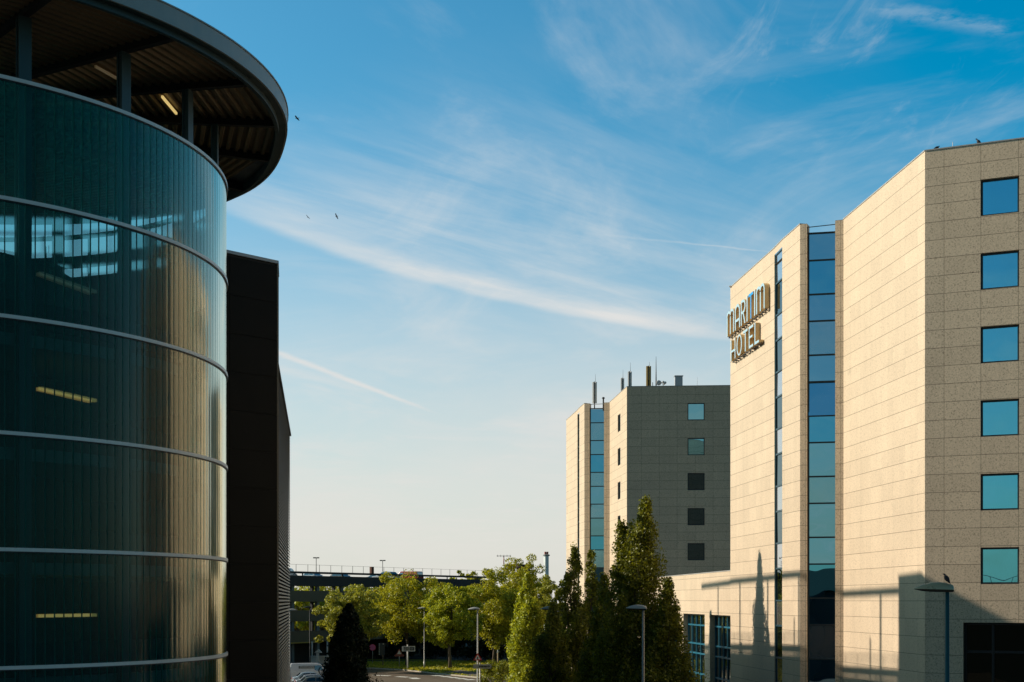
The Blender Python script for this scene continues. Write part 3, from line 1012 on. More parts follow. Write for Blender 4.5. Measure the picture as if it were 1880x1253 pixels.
for k in range(8):
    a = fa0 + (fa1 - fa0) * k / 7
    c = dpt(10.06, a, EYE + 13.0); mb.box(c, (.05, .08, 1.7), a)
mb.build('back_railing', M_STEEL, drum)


def tube_lamp(r, a, z, ln, mat):
    mb = MB()
    c = dpt(r, a, z)
    mb.box(c, (.06, ln, .07), a)
    o = mb.build('tube_lamp', mat, drum)


tube_lamp(8.75, math.radians(-3), RZ + .12, 1.5, M_TUBE)
tube_lamp(8.2, math.radians(-21), RZ + .12, 1.5, M_TUBE_DIM)
for h, m in ((8.95, M_TUBE_DIM), (5.8, M_TUBE_IN), (-.42, M_TUBE_IN)):
    mb = MB(); mb.bar((-13.0, 39.0, EYE + h), (-12.29, 41.4, EYE + h), .12, .09); mb.build('tube_lamp', m, drum)
    mb = MB()
    for k in (.15, .85): mb.bar((-13.0 + .71 * k, 39.0 + 2.4 * k, EYE + h + .04), (-13.0 + .71 * k, 39.0 + 2.4 * k, EYE + h + .85), .02, .02)
    mb.build('lamp_hanger', M_STEEL, drum)

# ------------------------------------------------------------------ stair tower and louvred garage behind it
M_PANEL = principled('dark_panel', (0.010, 0.0088, 0.006), 0.6, var=.25, vscale=.8, spec=.12)
M_FLASH = principled('flashing', (0.34, 0.33, 0.32), 0.45, 0.5)
M_LOUV = principled('louvre_metal', (0.17, 0.155, 0.12), 0.5, 0.2)
sN = (-10.9, 65.9); sE = (-11.31, 68.55); sW = (-17.5, 69.9); sF = (-16.4, 60.1)
ST_TOP = EYE + 15.6
stair = empty('stair_tower', (-14, 68, 0), label='dark panelled stair tower rising between the glass drum and the louvred wall', cat='stair tower')
spoly = [sF, sN, sE, sW]
mb = MB(); mb.prism(spoly, 0, ST_TOP); mb.build('core', M_INSIDE, stair)
mb = MB()
for P, Q in ((sF, sN), (sN, sE)):
    ln = Line(P, Q)
    z = ST_TOP - .12; k = 0
    n = max(1, round(ln.L / 3.0)); 
    if P == sN: n = 1
    while z > .2:
        zb = max(z - 1.73, 0.0)
        for i in range(n):
            a = ln.L * i / n + .012; b = ln.L * (i + 1) / n - .012
            j = random.uniform(0, .006)
            vsx = [ln.pt(a, zb + .025, -.05 - j), ln.pt(b, zb + .025, -.05 - j), ln.pt(b, z, -.05 - j), ln.pt(a, z, -.05 - j),
                   ln.pt(a, zb + .025, -.002), ln.pt(b, zb + .025, -.002), ln.pt(b, z, -.002), ln.pt(a, z, -.002)]
            mb.faces(vsx, [(0, 1, 2, 3), (0, 4, 5, 1), (1, 5, 6, 2), (2, 6, 7, 3), (3, 7, 4, 0)])
        z = zb
mb.build('cladding', M_PANEL, stair)
mb = MB(); 
for P, Q in ((sF, sN), (sN, sE)):
    ln = Line(P, Q)
    mb.prism([tuple(ln.pt(*q).xy) for q in ((-.03, 0, -.09), (ln.L + .03, 0, -.09), (ln.L - .1, 0, .25), (.1, 0, .25))], ST_TOP + (.002 if P == sN else 0), ST_TOP + .14)
mb.build('roof_flashing', M_FLASH, stair)
mb = MB()
e = Line(sN, sE); c = e.pt(0.0, 0, -.03)
mb.box((c.x, c.y, ST_TOP / 2), (.09, .09, ST_TOP - .1), .7)
mb.build('corner_trim', principled('trim_brown', (.16, .13, .09), .5, .3), stair)

gP = (-11.37, 68.62); gQ = (-15.6, 100.0)
GTOP = EYE + 11.65
garage = empty('parking_garage', (-25, 85, 0), label='parking garage with a long wall of light metal louvre slats beside the street', cat='parking garage')
gl = Line(gP, gQ)
body = [tuple(gl.pt(.05, 0, .45).xy), tuple(gl.pt(gl.L - .05, 0, .45).xy), (-47, 95.5), (-43, 68)]
mb = MB(); mb.prism(body, 0, GTOP - .25); mb.build('wall', M_INSIDE, garage)
mb = MB()
z = .4
while z < GTOP - .15:
    a = gl.pt(0.05, z, .03); b = gl.pt(gl.L - .05, z, .03)
    # a slanted blade
    d = gl.nin
    dn = Vector((d.x, d.y, 0))
    vsx = []
    for p in (a, b):
        vsx += [p - dn * .03 + Vector((0, 0, -.05)), p + dn * .01 + Vector((0, 0, -.05)), p + dn * .01 + Vector((0, 0, .045)), p - dn * .015 + Vector((0, 0, .045))]
    mb.faces(vsx, [(0, 1, 5, 4), (1, 2, 6, 5), (2, 3, 7, 6), (3, 0, 4, 7), (0, 3, 2, 1), (4, 5, 6, 7)])
    z += .20
mb.build('louvre', M_LOUV, garage)
mb = MB()
for i in range(12):
    c = gl.pt(.04 + (gl.L - .1) * i / 11, 0, .18); mb.box((c.x, c.y, GTOP / 2), (.10, .10, GTOP - .3), math.atan2(gl.d.y, gl.d.x))
mb.build('louvre_post', M_STEEL, garage)
mb = MB()
ln = gl
mb.prism([tuple(ln.pt(*q).xy) for q in ((0, 0, -.08), (ln.L, 0, -.08), (ln.L, 0, .5), (0, 0, .5))], GTOP - .1, GTOP + .02)
mb.build('wall_cap', M_STEEL, garage)
# roof-deck frame: beam on posts set back from the wall, handrail at the edge
mb = MB()
bx = Line((gP[0] - 1.9, gP[1]), (gQ[0] - 1.2, gQ[1]))
mb.bar(bx.pt(.3, EYE + 16.15), bx.pt(bx.L, EYE + 16.15), .22, .24)
mb.build('roof_beam', M_STEEL, garage)
for s_ in (2.7, 8.65, 14.6, 20.6, 26.6):
    mb = MB(); mb.bar(bx.pt(s_, GTOP - .25), bx.pt(s_, EYE + 16.03), .20, .20); mb.build('roof_post', M_STEEL, garage)
mb = MB()
hr = Line(gl.pt(0, 0, .9).xy, gl.pt(gl.L, 0, .9).xy)
for h in (.55, .85, 1.12): mb.bar(hr.pt(0, GTOP + h), hr.pt(hr.L, GTOP + h), .045, .045)
s_ = .4
while s_ < hr.L: mb.bar(hr.pt(s_, GTOP - .25), hr.pt(s_, GTOP + 1.12), .05, .05); s_ += 1.8
for s_ in (4.0, 9.4, 23.0): mb.bar(hr.pt(s_, GTOP - .25), hr.pt(s_, GTOP + 1.9), .14, .14)
mb.build('handrail', M_STEEL, garage)
# ------------------------------------------------------------------ ground
M_ASPH = ground_mat('asphalt', (0.040, 0.036, 0.032), (0.062, 0.056, 0.048), 0.4)
M_ROAD = ground_mat('road_asphalt', (0.125, 0.092, 0.058), (0.16, 0.12, 0.078), 0.3)
M_PATH = ground_mat('path_paving', (0.15, 0.12, 0.09), (0.20, 0.16, 0.12), 0.8)
M_GRASS = ground_mat('grass', (0.20, 0.21, 0.018), (0.36, 0.34, 0.04), 0.5, fine=9.0)
M_KERB = principled('kerb_stone', (0.42, 0.37, 0.28), 0.85)
M_MARK = principled('road_paint', (0.75, 0.72, 0.62), 0.7)


def sheet(name, pts, z, mat):
    mb = MB(); mb.face([(p[0], p[1], z) for p in pts])
    return tag(mb.build(name, mat), kind='structure')


sheet('ground', [(-2500, -600), (2500, -600), (2500, 4500), (-2500, 4500)], 0.0, M_ASPH)
VERGE = [(-23.0, 189.2), (-18.5, 188.0), (-14.1, 183.6), (-9.3, 174.5), (-3.8, 165.0), (2.0, 160.0), (9.0, 157.0)]
sheet('road', [(-40, 196), (-23.0, 189.2), (-18.5, 188.0), (-14.1, 183.6), (-9.3, 174.5), (-3.8, 165.0), (2.0, 160), (9.0, 157), (9, 118), (4, 100), (-6, 60), (-9, 60), (-13, 118), (-30, 150), (-46, 178)], 0.004, M_ROAD)
# raised verge with a kerb
mb = MB()
inner = [(-23, 207), (-14, 203), (-5, 196), (4, 190), (12, 186), (12, 157)]
poly = VERGE + [(12, 157), (12, 192), (2, 197), (-6, 203), (-16, 206.5), (-23, 205)]
mb.face([(p[0], p[1], .13) for p in poly])
tag(mb.build('grass_verge', M_GRASS), kind='structure')
mb = MB()
for i in range(len(VERGE) - 1):
    a, b = Vector(VERGE[i]), Vector(VERGE[i + 1]); d = (b - a).normalized(); n = Vector((-d.y, d.x))
    q = [a - n * .16, b - n * .16, b + n * .02, a + n * .02]
    mb.prism([tuple(p) for p in q], 0.0, .145 + .001 * (i % 2))
tag(mb.build('kerb', M_KERB), kind='structure')
sheet('path', [(-9.1, 174.9), (-4.3, 166.3), (-3.0, 172.5), (-6.6, 181.5)], 0.137, M_PATH)
sheet('road_beyond', [(-26, 213.5), (-12, 211.5), (0, 206), (14, 199), (14, 194), (2, 200), (-7, 206), (-24, 209)], 0.006, M_ROAD)
sheet('grass_strip_beyond', [(-26, 219.5), (-12, 217), (0, 211.5), (16, 204), (14, 200), (0, 207), (-12, 212.5), (-26, 214.5)], 0.012, M_GRASS)
mb = MB()
for (x0, y0), (x1, y1), w in [(((-16.6), 171.3), ((-14.6), 170.0), .35), ((-13.6, 168.3), (-12.2, 166.9), .35), ((-11.6, 165.6), (-10.9, 163.2), .35), ((-19.8, 173.4), (-18.2, 172.5), .35),
                              ((-9.35, 171.3), (-8.6, 169.8), .40), ((-8.2, 169.0), (-7.5, 167.6), .40), ((-7.15, 166.8), (-6.5, 165.4), .40), ((-6.1, 164.5), (-5.5, 163.2), .40), ((-5.1, 162.3), (-4.5, 161.0), .4)]:
    a, b = Vector((x0, y0)), Vector((x1, y1)); d = (b - a).normalized(); n = Vector((-d.y, d.x)) * w * 1.4
    mb.face([(*(a - n), .010), (*(b - n), .010), (*(b + n), .010), (*(a + n), .010)])
tag(mb.build('road_marking', M_MARK), kind='structure')


# ------------------------------------------------------------------ vegetation
def leaf_cloud(name, cent, size, mat, parent, up=0.3, outward=None, asp=0.6):
    n = len(cent)
    a = RNG.normal(size=(n, 3)); a /= np.linalg.norm(a, axis=1)[:, None]
    nr = RNG.normal(size=(n, 3)) * 0.75
    if outward is not None: nr += outward
    nr[:, 2] += up
    nr -= (nr * a).sum(1)[:, None] * a
    nr /= np.linalg.norm(nr, axis=1)[:, None] + 1e-9
    b = np.cross(nr, a)
    sz = size * RNG.uniform(.65, 1.35, (n, 1))
    v = np.empty((n, 4, 3))
    v[:, 0] = cent - a * sz * .5; v[:, 1] = cent + b * sz * asp * .5 + nr * sz * .06
    v[:, 2] = cent + a * sz * .5; v[:, 3] = cent - b * sz * asp * .5 + nr * sz * .06
    off = Vector((0, 0, 0)); p = parent
    while p is not None: off += Vector(p.location); p = p.parent
    v -= np.array(off)[None, None, :]
    me = bpy.data.meshes.new(name)
    me.vertices.add(4 * n); me.loops.add(4 * n); me.polygons.add(n)
    me.vertices.foreach_set('co', v.reshape(-1))
    me.loops.foreach_set('vertex_index', np.arange(4 * n, dtype=np.int32))
    me.polygons.foreach_set('loop_start', np.arange(0, 4 * n, 4, dtype=np.int32))
    me.polygons.foreach_set('loop_total', np.full(n, 4, dtype=np.int32))
    me.materials.append(mat)
    me.update(calc_edges=True)
    o = bpy.data.objects.new(name, me); COL.objects.link(o); o.parent = parent
    return o


M_BARK = principled('bark', (0.10, 0.075, 0.05), 0.95, bump=.6, bscale=12)
M_LEAF_OAK = leaf_mat('leaf_oak', (0.21, 0.225, 0.012), (0.54, 0.53, 0.035), 0.45)
M_LEAF_MAPLE = leaf_mat('leaf_maple', (0.18, 0.205, 0.025), (0.50, 0.50, 0.07), 0.45)
M_LEAF_LIME = leaf_mat('leaf_lime', (0.20, 0.245, 0.014), (0.54, 0.57, 0.04), 0.45)
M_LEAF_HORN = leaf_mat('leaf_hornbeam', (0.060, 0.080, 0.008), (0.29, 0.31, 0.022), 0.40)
M_LEAF_SHADE = leaf_mat('leaf_dark', (0.009, 0.016, 0.003), (0.018, 0.028, 0.005), 0.15)  # near-black copy of the leaf colour, shade put into it


def deciduous(x, y, h, w, trunk, mat, label, group, size=.27, nclump=150, per=175, seed=0, z0=0.13, hole=.25):
    rg = np.random.default_rng(seed)
    t = empty('deciduous_tree', (x, y, z0), label=label, cat='tree', group=group)
    ch = h - trunk; cz = z0 + trunk + ch * .52; rz = ch * .52; rx = w / 2
    c = []
    lob = rg.uniform(0, 6.28, 4)
    while len(c) < nclump:
        d = rg.normal(size=3); d /= np.linalg.norm(d)
        r = rg.uniform(.25, 1.0) ** .45
        az = math.atan2(d[1], d[0])
        k = 1 + .16 * math.sin(3 * az + lob[0]) + .12 * math.sin(5 * d[2] * 2 + lob[1]) + rg.normal() * .07
        if d[2] < -.55: k *= .8
        c.append(np.array([x + d[0] * r * rx * k, y + d[1] * r * rx * k, cz + d[2] * r * rz * k]))
    c = np.array(c)
    cr = rg.uniform(.6, 1.15, nclump) * w * .114
    cent = []; outw = []
    for ci, ri in zip(c, cr):
        dd = rg.normal(size=(per, 3)); dd /= np.linalg.norm(dd, axis=1)[:, None]
        rr = rg.uniform(.35, 1, (per, 1)) ** .6 * ri
        q = dd * rr; q[:, 2] *= .75
        cent.append(ci + q); outw.append(dd * .9)
    leaf_cloud('crown', np.concatenate(cent), size, mat, t, .25, np.concatenate(outw))
    mb = MB()
    top = Vector((x + rg.normal() * .2, y + rg.normal() * .2, cz + rz * .3))
    base = Vector((x, y, z0 - .05)); fork = Vector((x + rg.normal() * .1, y, z0 + trunk * 1.05))
    tr = max(.12, h * .018)
    mb.tube([base, (base + fork) / 2, fork, top], [tr * 1.35, tr, tr * .85, tr * .2], 8)
    for i in rg.choice(nclump, 14, replace=False):
        s_ = fork.lerp(top, rg.uniform(0, .6)); e = Vector(c[i])
        m_ = (s_ + e) / 2 + Vector((0, 0, -.1 * (e - s_).length + .3))
        mb.tube([s_, m_, e], [tr * .45, tr * .28, tr * .08], 6)
    mb.build('trunk', M_BARK, t)
    return t


def columnar(x, y, h, w, mat, label, group, size=.14, nclump=190, per=150, seed=0, z0=0.0, tips=2, low=.16, blunt=1.35):
    """upright hornbeam: ascending limbs, ragged spire, gaps between the leaf sprays"""
    rg = np.random.default_rng(seed)
    t = empty('columnar_tree', (x, y, z0), label=label, cat='tree', group=group)
    c = []
    sp = [(rg.normal() * w * .10, rg.normal() * w * .10, 1.0)] + [(rg.uniform(-.28, .28) * w, rg.uniform(-.28, .28) * w, rg.uniform(.80, .93)) for _ in range(tips)]
    while len(c) < nclump:
        u = rg.uniform(low, 1.0) ** .85
        prof = min(1.0, (u / .30)) ** .6 * (1.0 - max(0.0, (u - .34) / .68) ** blunt)
        if rg.random() > .30 + .8 * prof: continue
        az = rg.uniform(0, 6.283); rr = rg.uniform(.2, 1) ** .5
        k = 1 + .17 * math.sin(3 * az + u * 9 + seed) + rg.normal() * .08
        R = w / 2 * prof * rr * k
        ax = sp[rg.integers(len(sp))]
        if u > ax[2]: ax = sp[0]
        lean = u * .9
        c.append((x + ax[0] * lean * min(1, prof + .25) + R * math.cos(az), y + ax[1] * lean * min(1, prof + .25) + R * math.sin(az), z0 + u * h, prof))
    for s_ in sp:
        for k in range(5):
            u = s_[2] - .018 * k * k - .01
            c.append((x + s_[0] * .8 + rg.normal() * .03 * k, y + s_[1] * .8 + rg.normal() * .03 * k, z0 + u * h, .05 + .1 * k))
    cent = []; outw = []
    for cx, cy, cz, pf in c:
        n = int(per * 1.25 * (.35 + .65 * pf))
        dd = rg.normal(size=(n, 3)); dd /= np.linalg.norm(dd, axis=1)[:, None]
        r = w * (.07 + .085 * pf) * rg.uniform(.8, 1.25)
        q = dd * (rg.uniform(.2, 1, (n, 1)) ** .6) * r; q[:, 2] *= 1.7
        cent.append(np.array([cx, cy, cz]) + q)
        o_ = np.array([cx - x, cy - y, .0]); o_ = o_ / (np.linalg.norm(o_) + .2)
        outw.append(dd * .7 + o_ * .6)
    leaf_cloud('crown', np.concatenate(cent), size, mat, t, .2, np.concatenate(outw), .62)
    mb = MB()
    mb.tube([(x, y, z0 - .05), (x, y, z0 + h * .45), (x + sp[0][0] * .8, y + sp[0][1] * .8, z0 + h * .97)], [.17, .11, .015], 8)
    for s_ in sp[1:]:
        mb.tube([(x, y, z0 + h * .15), (x + s_[0] * .8, y + s_[1] * .8, z0 + h * .5), (x + s_[0] * .8, y + s_[1] * .8, z0 + h * s_[2] * .97)], [.08, .06, .01], 6)
    for i in range(0, len(c), 5):
        cx, cy, cz, pf = c[i]
        mb.tube([(x, y, z0 + max(.1, (cz - z0) * .72)), (cx * .6 + x * .4, cy * .6 + y * .4, z0 + (cz - z0) * .88), (cx, cy, cz)], [.035, .022, .007], 5)
    mb.build('trunk', M_BARK, t)
    return t


def bush(x, y, h, w, mat, label, group, size=.16, n=26, per=110, seed=0, z0=0.0):
    rg = np.random.default_rng(seed)
    t = empty('bush', (x, y, z0), label=label, cat='bush', group=group)
    cent = []; outw = []; mb = MB()
    for i in range(n):
        az = rg.uniform(0, 6.283); r = rg.uniform(0, 1) ** .5 * w / 2; zz = h * rg.uniform(.25, .92) * (1 - .35 * (2 * r / w) ** 2)
        p = np.array([x + r * math.cos(az), y + r * math.sin(az), z0 + zz])
        dd = rg.normal(size=(per, 3)); dd /= np.linalg.norm(dd, axis=1)[:, None]
        cent.append(p + dd * (rg.uniform(.2, 1, (per, 1)) ** .6) * h * .2); outw.append(dd)
        mb.tube([(x + .2 * (p[0] - x), y + .2 * (p[1] - y), z0 - .03), tuple(p)], [.025, .006], 5)
    leaf_cloud('foliage', np.concatenate(cent), size, mat, t, .3, np.concatenate(outw))
    mb.build('stem', M_BARK, t)
    return t


GS = 'broadleaf trees along the far road'
deciduous(-20.0, 178, 9.95, 7.6, 2.6, M_LEAF_MAPLE, 'rounded pale green tree behind the dark tree and the parked van', GS, seed=1)
deciduous(-14.1, 191, 12.2, 10.6, 2.6, M_LEAF_OAK, 'broad olive green tree in front of the garage, behind the arrow board', GS, seed=2, nclump=170)
deciduous(-8.0, 184, 10.9, 7.8, 2.3, M_LEAF_LIME, 'lime green tree with bare trunk on the grass beside the lamp', GS, seed=3)
deciduous(-2.6, 200, 12.0, 10.2, 2.4, M_LEAF_OAK, 'yellow green tree with low branches right of the lime green tree', GS, seed=4, nclump=170)
deciduous(1.6, 214, 13.9, 9.6, 3.0, M_LEAF_OAK, 'tall tree hiding the foot of the round roof turret', GS, seed=5, nclump=170)
deciduous(6.2, 205, 11.9, 6.6, 3.0, M_LEAF_MAPLE, 'tree below the pale chimney, behind the columnar trees', GS, seed=6, nclump=60)
deciduous(-9.0, 203, 10.6, 7.0, 2.6, M_LEAF_OAK, 'shaded tree standing in the second row behind the lime green tree', GS, seed=7, nclump=70)
deciduous(12.0, 200, 12.5, 8.0, 3.0, M_LEAF_OAK, 'tree mostly hidden behind the dark columnar trees by the far tower', GS, seed=8, nclump=50)
GB = 'trees beyond the far parking deck'
lb = ['rounded treetop rising over the far parking deck', 'tree seen through the open decks at the left end', 'tree seen through the open decks, second from the left end', 'tree seen through the decks behind the rounded maple', 'tree seen through the decks behind the olive tree', 'small treetop just above the deck railing', 'tree behind the deck at its low end']
for i, (px, topy, d, w) in enumerate([(858, 1042, 292, 7.5), (545, 1074, 262, 9), (592, 1076, 268, 9), (640, 1075, 272, 9), (700, 1076, 276, 9), (835, 1051, 288, 5), (905, 1068, 296, 9)]):
    p = at(px, topy, d)
    deciduous(p.x, d, p.z, w, 2.6, M_LEAF_LIME if i % 2 else M_LEAF_OAK, lb[i], GB, .45, 55, 60, 30 + i, 0.0)

GC = 'columnar trees in front of the hotel'
columnar(1.25, 116, 11.0, 3.3, M_LEAF_LIME, 'bright sunlit columnar tree, left of the dark group', GC, .19, 280, 120, 11)
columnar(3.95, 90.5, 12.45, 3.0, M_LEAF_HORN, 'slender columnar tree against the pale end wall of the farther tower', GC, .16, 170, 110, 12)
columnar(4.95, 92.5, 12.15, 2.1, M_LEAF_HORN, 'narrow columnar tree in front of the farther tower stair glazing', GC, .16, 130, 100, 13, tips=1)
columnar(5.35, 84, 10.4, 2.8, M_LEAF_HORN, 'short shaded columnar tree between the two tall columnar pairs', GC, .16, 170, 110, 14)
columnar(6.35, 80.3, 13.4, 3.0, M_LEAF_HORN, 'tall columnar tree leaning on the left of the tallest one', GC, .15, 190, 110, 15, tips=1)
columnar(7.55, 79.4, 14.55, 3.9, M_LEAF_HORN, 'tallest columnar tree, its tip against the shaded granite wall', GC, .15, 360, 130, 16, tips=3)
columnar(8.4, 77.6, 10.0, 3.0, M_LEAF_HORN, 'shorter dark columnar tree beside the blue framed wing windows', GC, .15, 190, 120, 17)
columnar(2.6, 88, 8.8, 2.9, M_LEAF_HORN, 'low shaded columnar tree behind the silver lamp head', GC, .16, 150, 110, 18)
columnar(-9.62, 84, 8.6, 2.35, M_LEAF_SHADE, 'nearly black columnar tree beside the louvred garage', GC, .15, 380, 140, 19, tips=1, blunt=3.0)
GH = 'bushes'
bush(-8.72, 82, 5.3, 1.3, M_LEAF_SHADE, 'dark bush at the right foot of the nearly black tree', GH, .15, seed=41)
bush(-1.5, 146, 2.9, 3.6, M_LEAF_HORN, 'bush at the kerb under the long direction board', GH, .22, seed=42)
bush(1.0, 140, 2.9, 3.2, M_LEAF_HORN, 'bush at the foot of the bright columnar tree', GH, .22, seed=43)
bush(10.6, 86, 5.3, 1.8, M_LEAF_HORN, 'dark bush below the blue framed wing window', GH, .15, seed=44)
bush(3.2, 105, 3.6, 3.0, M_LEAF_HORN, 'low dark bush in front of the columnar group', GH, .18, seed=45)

# grass tufts of the sunny verge
def in_poly(px, py, poly):
    c = False; n = len(poly); j = n - 1
    for i in range(n):
        if (poly[i][1] > py) != (poly[j][1] > py) and px < (poly[j][0] - poly[i][0]) * (py - poly[i][1]) / (poly[j][1] - poly[i][1]) + poly[i][0]: c = not c
        j = i
    return c


gp = []
PATHP = [(-9.1, 174.9), (-4.3, 166.3), (-3.0, 172.5), (-6.6, 181.5)]
while len(gp) < 26000:
    q = (random.uniform(-23, 10), random.uniform(158, 204))
    if in_poly(q[0], q[1], poly) and not in_poly(q[0], q[1], PATHP): gp.append((q[0], q[1], .16 + random.random() ** 2 * .16))
M_BLADE = leaf_mat('grass_blade', (0.30, 0.32, 0.02), (0.52, 0.50, 0.06), .45)
go = leaf_cloud('grass', np.array(gp), .30, M_BLADE, None, .0, None, .5)
tag(go, 'short sunlit grass on the verge beside the far road', 'grass', kind='stuff')

# ------------------------------------------------------------------ far parking deck
M_PK = principled('parapet_concrete', (0.15, 0.125, 0.08), 0.9, var=.2, vscale=.6)
M_PKD = principled('deck_dark', (0.035, 0.032, 0.03), 0.8)
M_PKC = principled('deck_column', (0.16, 0.19, 0.20), 0.8)
fp = Line((-50.0, 169.2), (-3.2, 246.0))        # its front, outside is right of P->Q
deck = empty('parking_deck', (-31, 205, 0), label='open multi storey parking deck far back with cars on its roof', cat='parking deck')
DEP = 16.0


def slab(mb, ln, z0, z1, r0, r1, a=0.0, b=None):
    b = ln.L if b is None else b
    mb.prism([tuple(ln.pt(*q).xy) for q in ((a, 0, r0), (b, 0, r0), (b, 0, r1), (a, 0, r1))], z0, z1)


mb = MB(); slab(mb, fp, EYE + 2.45, EYE + 2.72, .2, DEP); mb.build('roof_slab', M_PKD, deck)
mb = MB(); slab(mb, fp, EYE + 2.05, EYE + 3.55, -.15, .15); mb.build('fascia', M_PKD, deck)
mb = MB(); slab(mb, fp, EYE + 3.84, EYE + 4.14, -.12, .10)
s_ = 2
while s_ < fp.L: mb.bar(fp.pt(s_, EYE + 3.5), fp.pt(s_, EYE + 3.95), .16, .16); s_ += 9.2
mb.build('guard_beam', M_PKD, deck)
for fl in (1.4, -1.4, -4.35):
    mb = MB(); slab(mb, fp, EYE + fl - 1.55, EYE + fl, -.15, .10); mb.build('parapet', M_PK, deck)
    mb = MB(); slab(mb, fp, EYE + fl - 1.35, EYE + fl - 1.05, .2, DEP); mb.build('floor_slab', M_PKD, deck)
    mb = MB(); slab(mb, fp, EYE + fl - 1.55, EYE + fl - .45, DEP - .3, DEP - .05); mb.build('parapet', M_PKD, deck)
s_ = 3.4
while s_ < fp.L:
    mb = MB(); c = fp.pt(s_, 0, .42); mb.box((c.x, c.y, (EYE + 2.45) / 2), (.55, .42, EYE + 2.45), math.atan2(fp.d.y, fp.d.x)); mb.build('column', M_PKC, deck)
    mb = MB(); c = fp.pt(s_, 0, DEP - .8); mb.box((c.x, c.y, (EYE + 2.45) / 2), (.4, .5, EYE + 2.45), math.atan2(fp.d.y, fp.d.x)); mb.build('column', M_PKD, deck)
    s_ += 5.6
mb = MB(); slab(mb, fp, 0, 3.2, 3.5, 3.7); mb.build('ground_floor_wall', M_PKD, deck)  # dark wall run full length so the open ground floor reads shaded
mb = MB()
for h in (.98,): mb.bar(fp.pt(0, EYE + 4.14 + h, 0), fp.pt(fp.L, EYE + 4.14 + h, 0), .03, .03)
s_ = 1.0
while s_ < fp.L: mb.bar(fp.pt(s_, EYE + 4.1, 0), fp.pt(s_, EYE + 5.15, 0), .055, .055); s_ += 2.6
mb.build('roof_railing', M_STEEL, deck)
mb = MB(); slab(mb, fp, 2.98, 3.1, -.9, -.16, 12, 42); mb.build('canopy', principled('canopy_yellow', (.5, .36, .06), .6), deck)


def s_at(px):    # distance along the deck front seen at photo column px
    k = (px - 940) / FOC
    return (k * fp.P.y - fp.P.x) / (fp.d.x - k * fp.d.y)


mb = MB(); c = fp.pt(s_at(685), 0, .25); mb.box((c.x, c.y, EYE + 4.5), (.55, .4, 1.3), .9)
pr = mb.build('ventilation_pipe', principled('rust_post', (.16, .06, .035), .8))
tag(pr, 'rust brown post on the parking deck edge between the two roof lamps', 'post')
M_POLE = principled('galvanised_pole', (0.34, 0.33, 0.30), 0.5, 0.5)
for i, px in enumerate((610, 731)):
    s_ = s_at(px); c = fp.pt(s_, EYE + 2.72, 3.0)
    t = empty('roof_lamp', c, label=['double roof lamp on the parking deck, nearer the louvred garage', 'double roof lamp on the parking deck, left of the red van'][i], cat='lamp', group='lamps on the parking deck roof')
    mb = MB(); mb.tube([c, c + Vector((0, 0, 3.55))], [.06, .045], 8); mb.build('pole', M_STEEL, t)
    for sg in (-1, 1):
        mb = MB(); mb.box(c + Vector((sg * .24, 0, 3.58)), (.42, .3, .16)); mb.build('lamp_head', M_STEEL, t, bevel=.03)

# turret, mast and chimney behind
M_BRN = principled('turret_brown', (0.06, 0.025, 0.02), 0.7)
tp = at(961, 1037, 262)
tur = empty('stair_turret', (tp.x, 262, 0), label='round dark brown roof turret with open columns behind the trees', cat='turret')
mb = MB(); mb.lathe([(0.02, tp.z), (1.95, tp.z), (1.95, tp.z - .55), (1.8, tp.z - .55), (0.02, tp.z - .5)], (tp.x, 262, 0), 32, smooth=False); mb.build('roof', M_BRN, tur)
mb = MB(); mb.lathe([(1.3, 0), (1.3, tp.z - .5)], (tp.x, 262, 0), 24); mb.build('core', M_BRN, tur)
for k in range(12):
    a = 2 * math.pi * k / 12
    mb = MB(); mb.box((tp.x + 1.8 * math.cos(a), 262 + 1.8 * math.sin(a), (tp.z - .5) / 2), (.14, .14, tp.z - .5), a); mb.build('column', M_BRN, tur)
tp = at(925, 1021, 268)
mast = empty('antenna_mast', (tp.x, 268, 0), label='thin red and white mast with a long cross arm above the treetops', cat='mast')
mb = MB(); mb.tube([(tp.x, 268, 0), (tp.x, 268, tp.z - 1.6)], [.14, .09], 8); mb.build('pole', principled('mast_white', (.6, .58, .55), .5), mast)
mb = MB(); mb.tube([(tp.x, 268, tp.z - 1.6), (tp.x, 268, tp.z)], [.09, .08], 8); mb.build('pole_top', principled('mast_red', (.35, .06, .04), .5), mast)
mb = MB(); mb.bar((tp.x - 1.35, 268, tp.z - .02), (tp.x + 1.35, 268, tp.z - .02), .1, .09)
for k in (-1.2, -.6, 0, .6, 1.2): mb.bar((tp.x + k, 268, tp.z - .2), (tp.x + k, 268, tp.z + .22), .06, .06)
mb.build('cross_arm', M_STEEL, mast)
tp = at(1003, 1014, 420)
chim = empty('chimney', (tp.x, 420, 0), label='slim pale chimney with a red ringed top rising over the trees', cat='chimney')
mb = MB(); mb.lathe([(.75, 0), (.72, tp.z - 2.0), (.72, tp.z - 1.2)], (tp.x, 420, 0), 20); mb.build('shaft', principled('chimney_pale', (.80, .84, .78), .6), chim)
mb = MB(); mb.lathe([(.75, tp.z - 1.2), (1.05, tp.z - 1.1), (1.05, tp.z - .8), (.75, tp.z - .7)], (tp.x, 420, 0), 20, smooth=False); mb.build('platform', principled('chimney_ring', (.3, .3, .28), .6), chim)
mb = MB()
for dx in (-.3, .32): mb.lathe([(.3, tp.z - .8), (.3, tp.z + .1)], (tp.x + dx, 420, 0), 12)
mb.build('flue', principled('chimney_red', (.42, .12, .09), .6), chim)


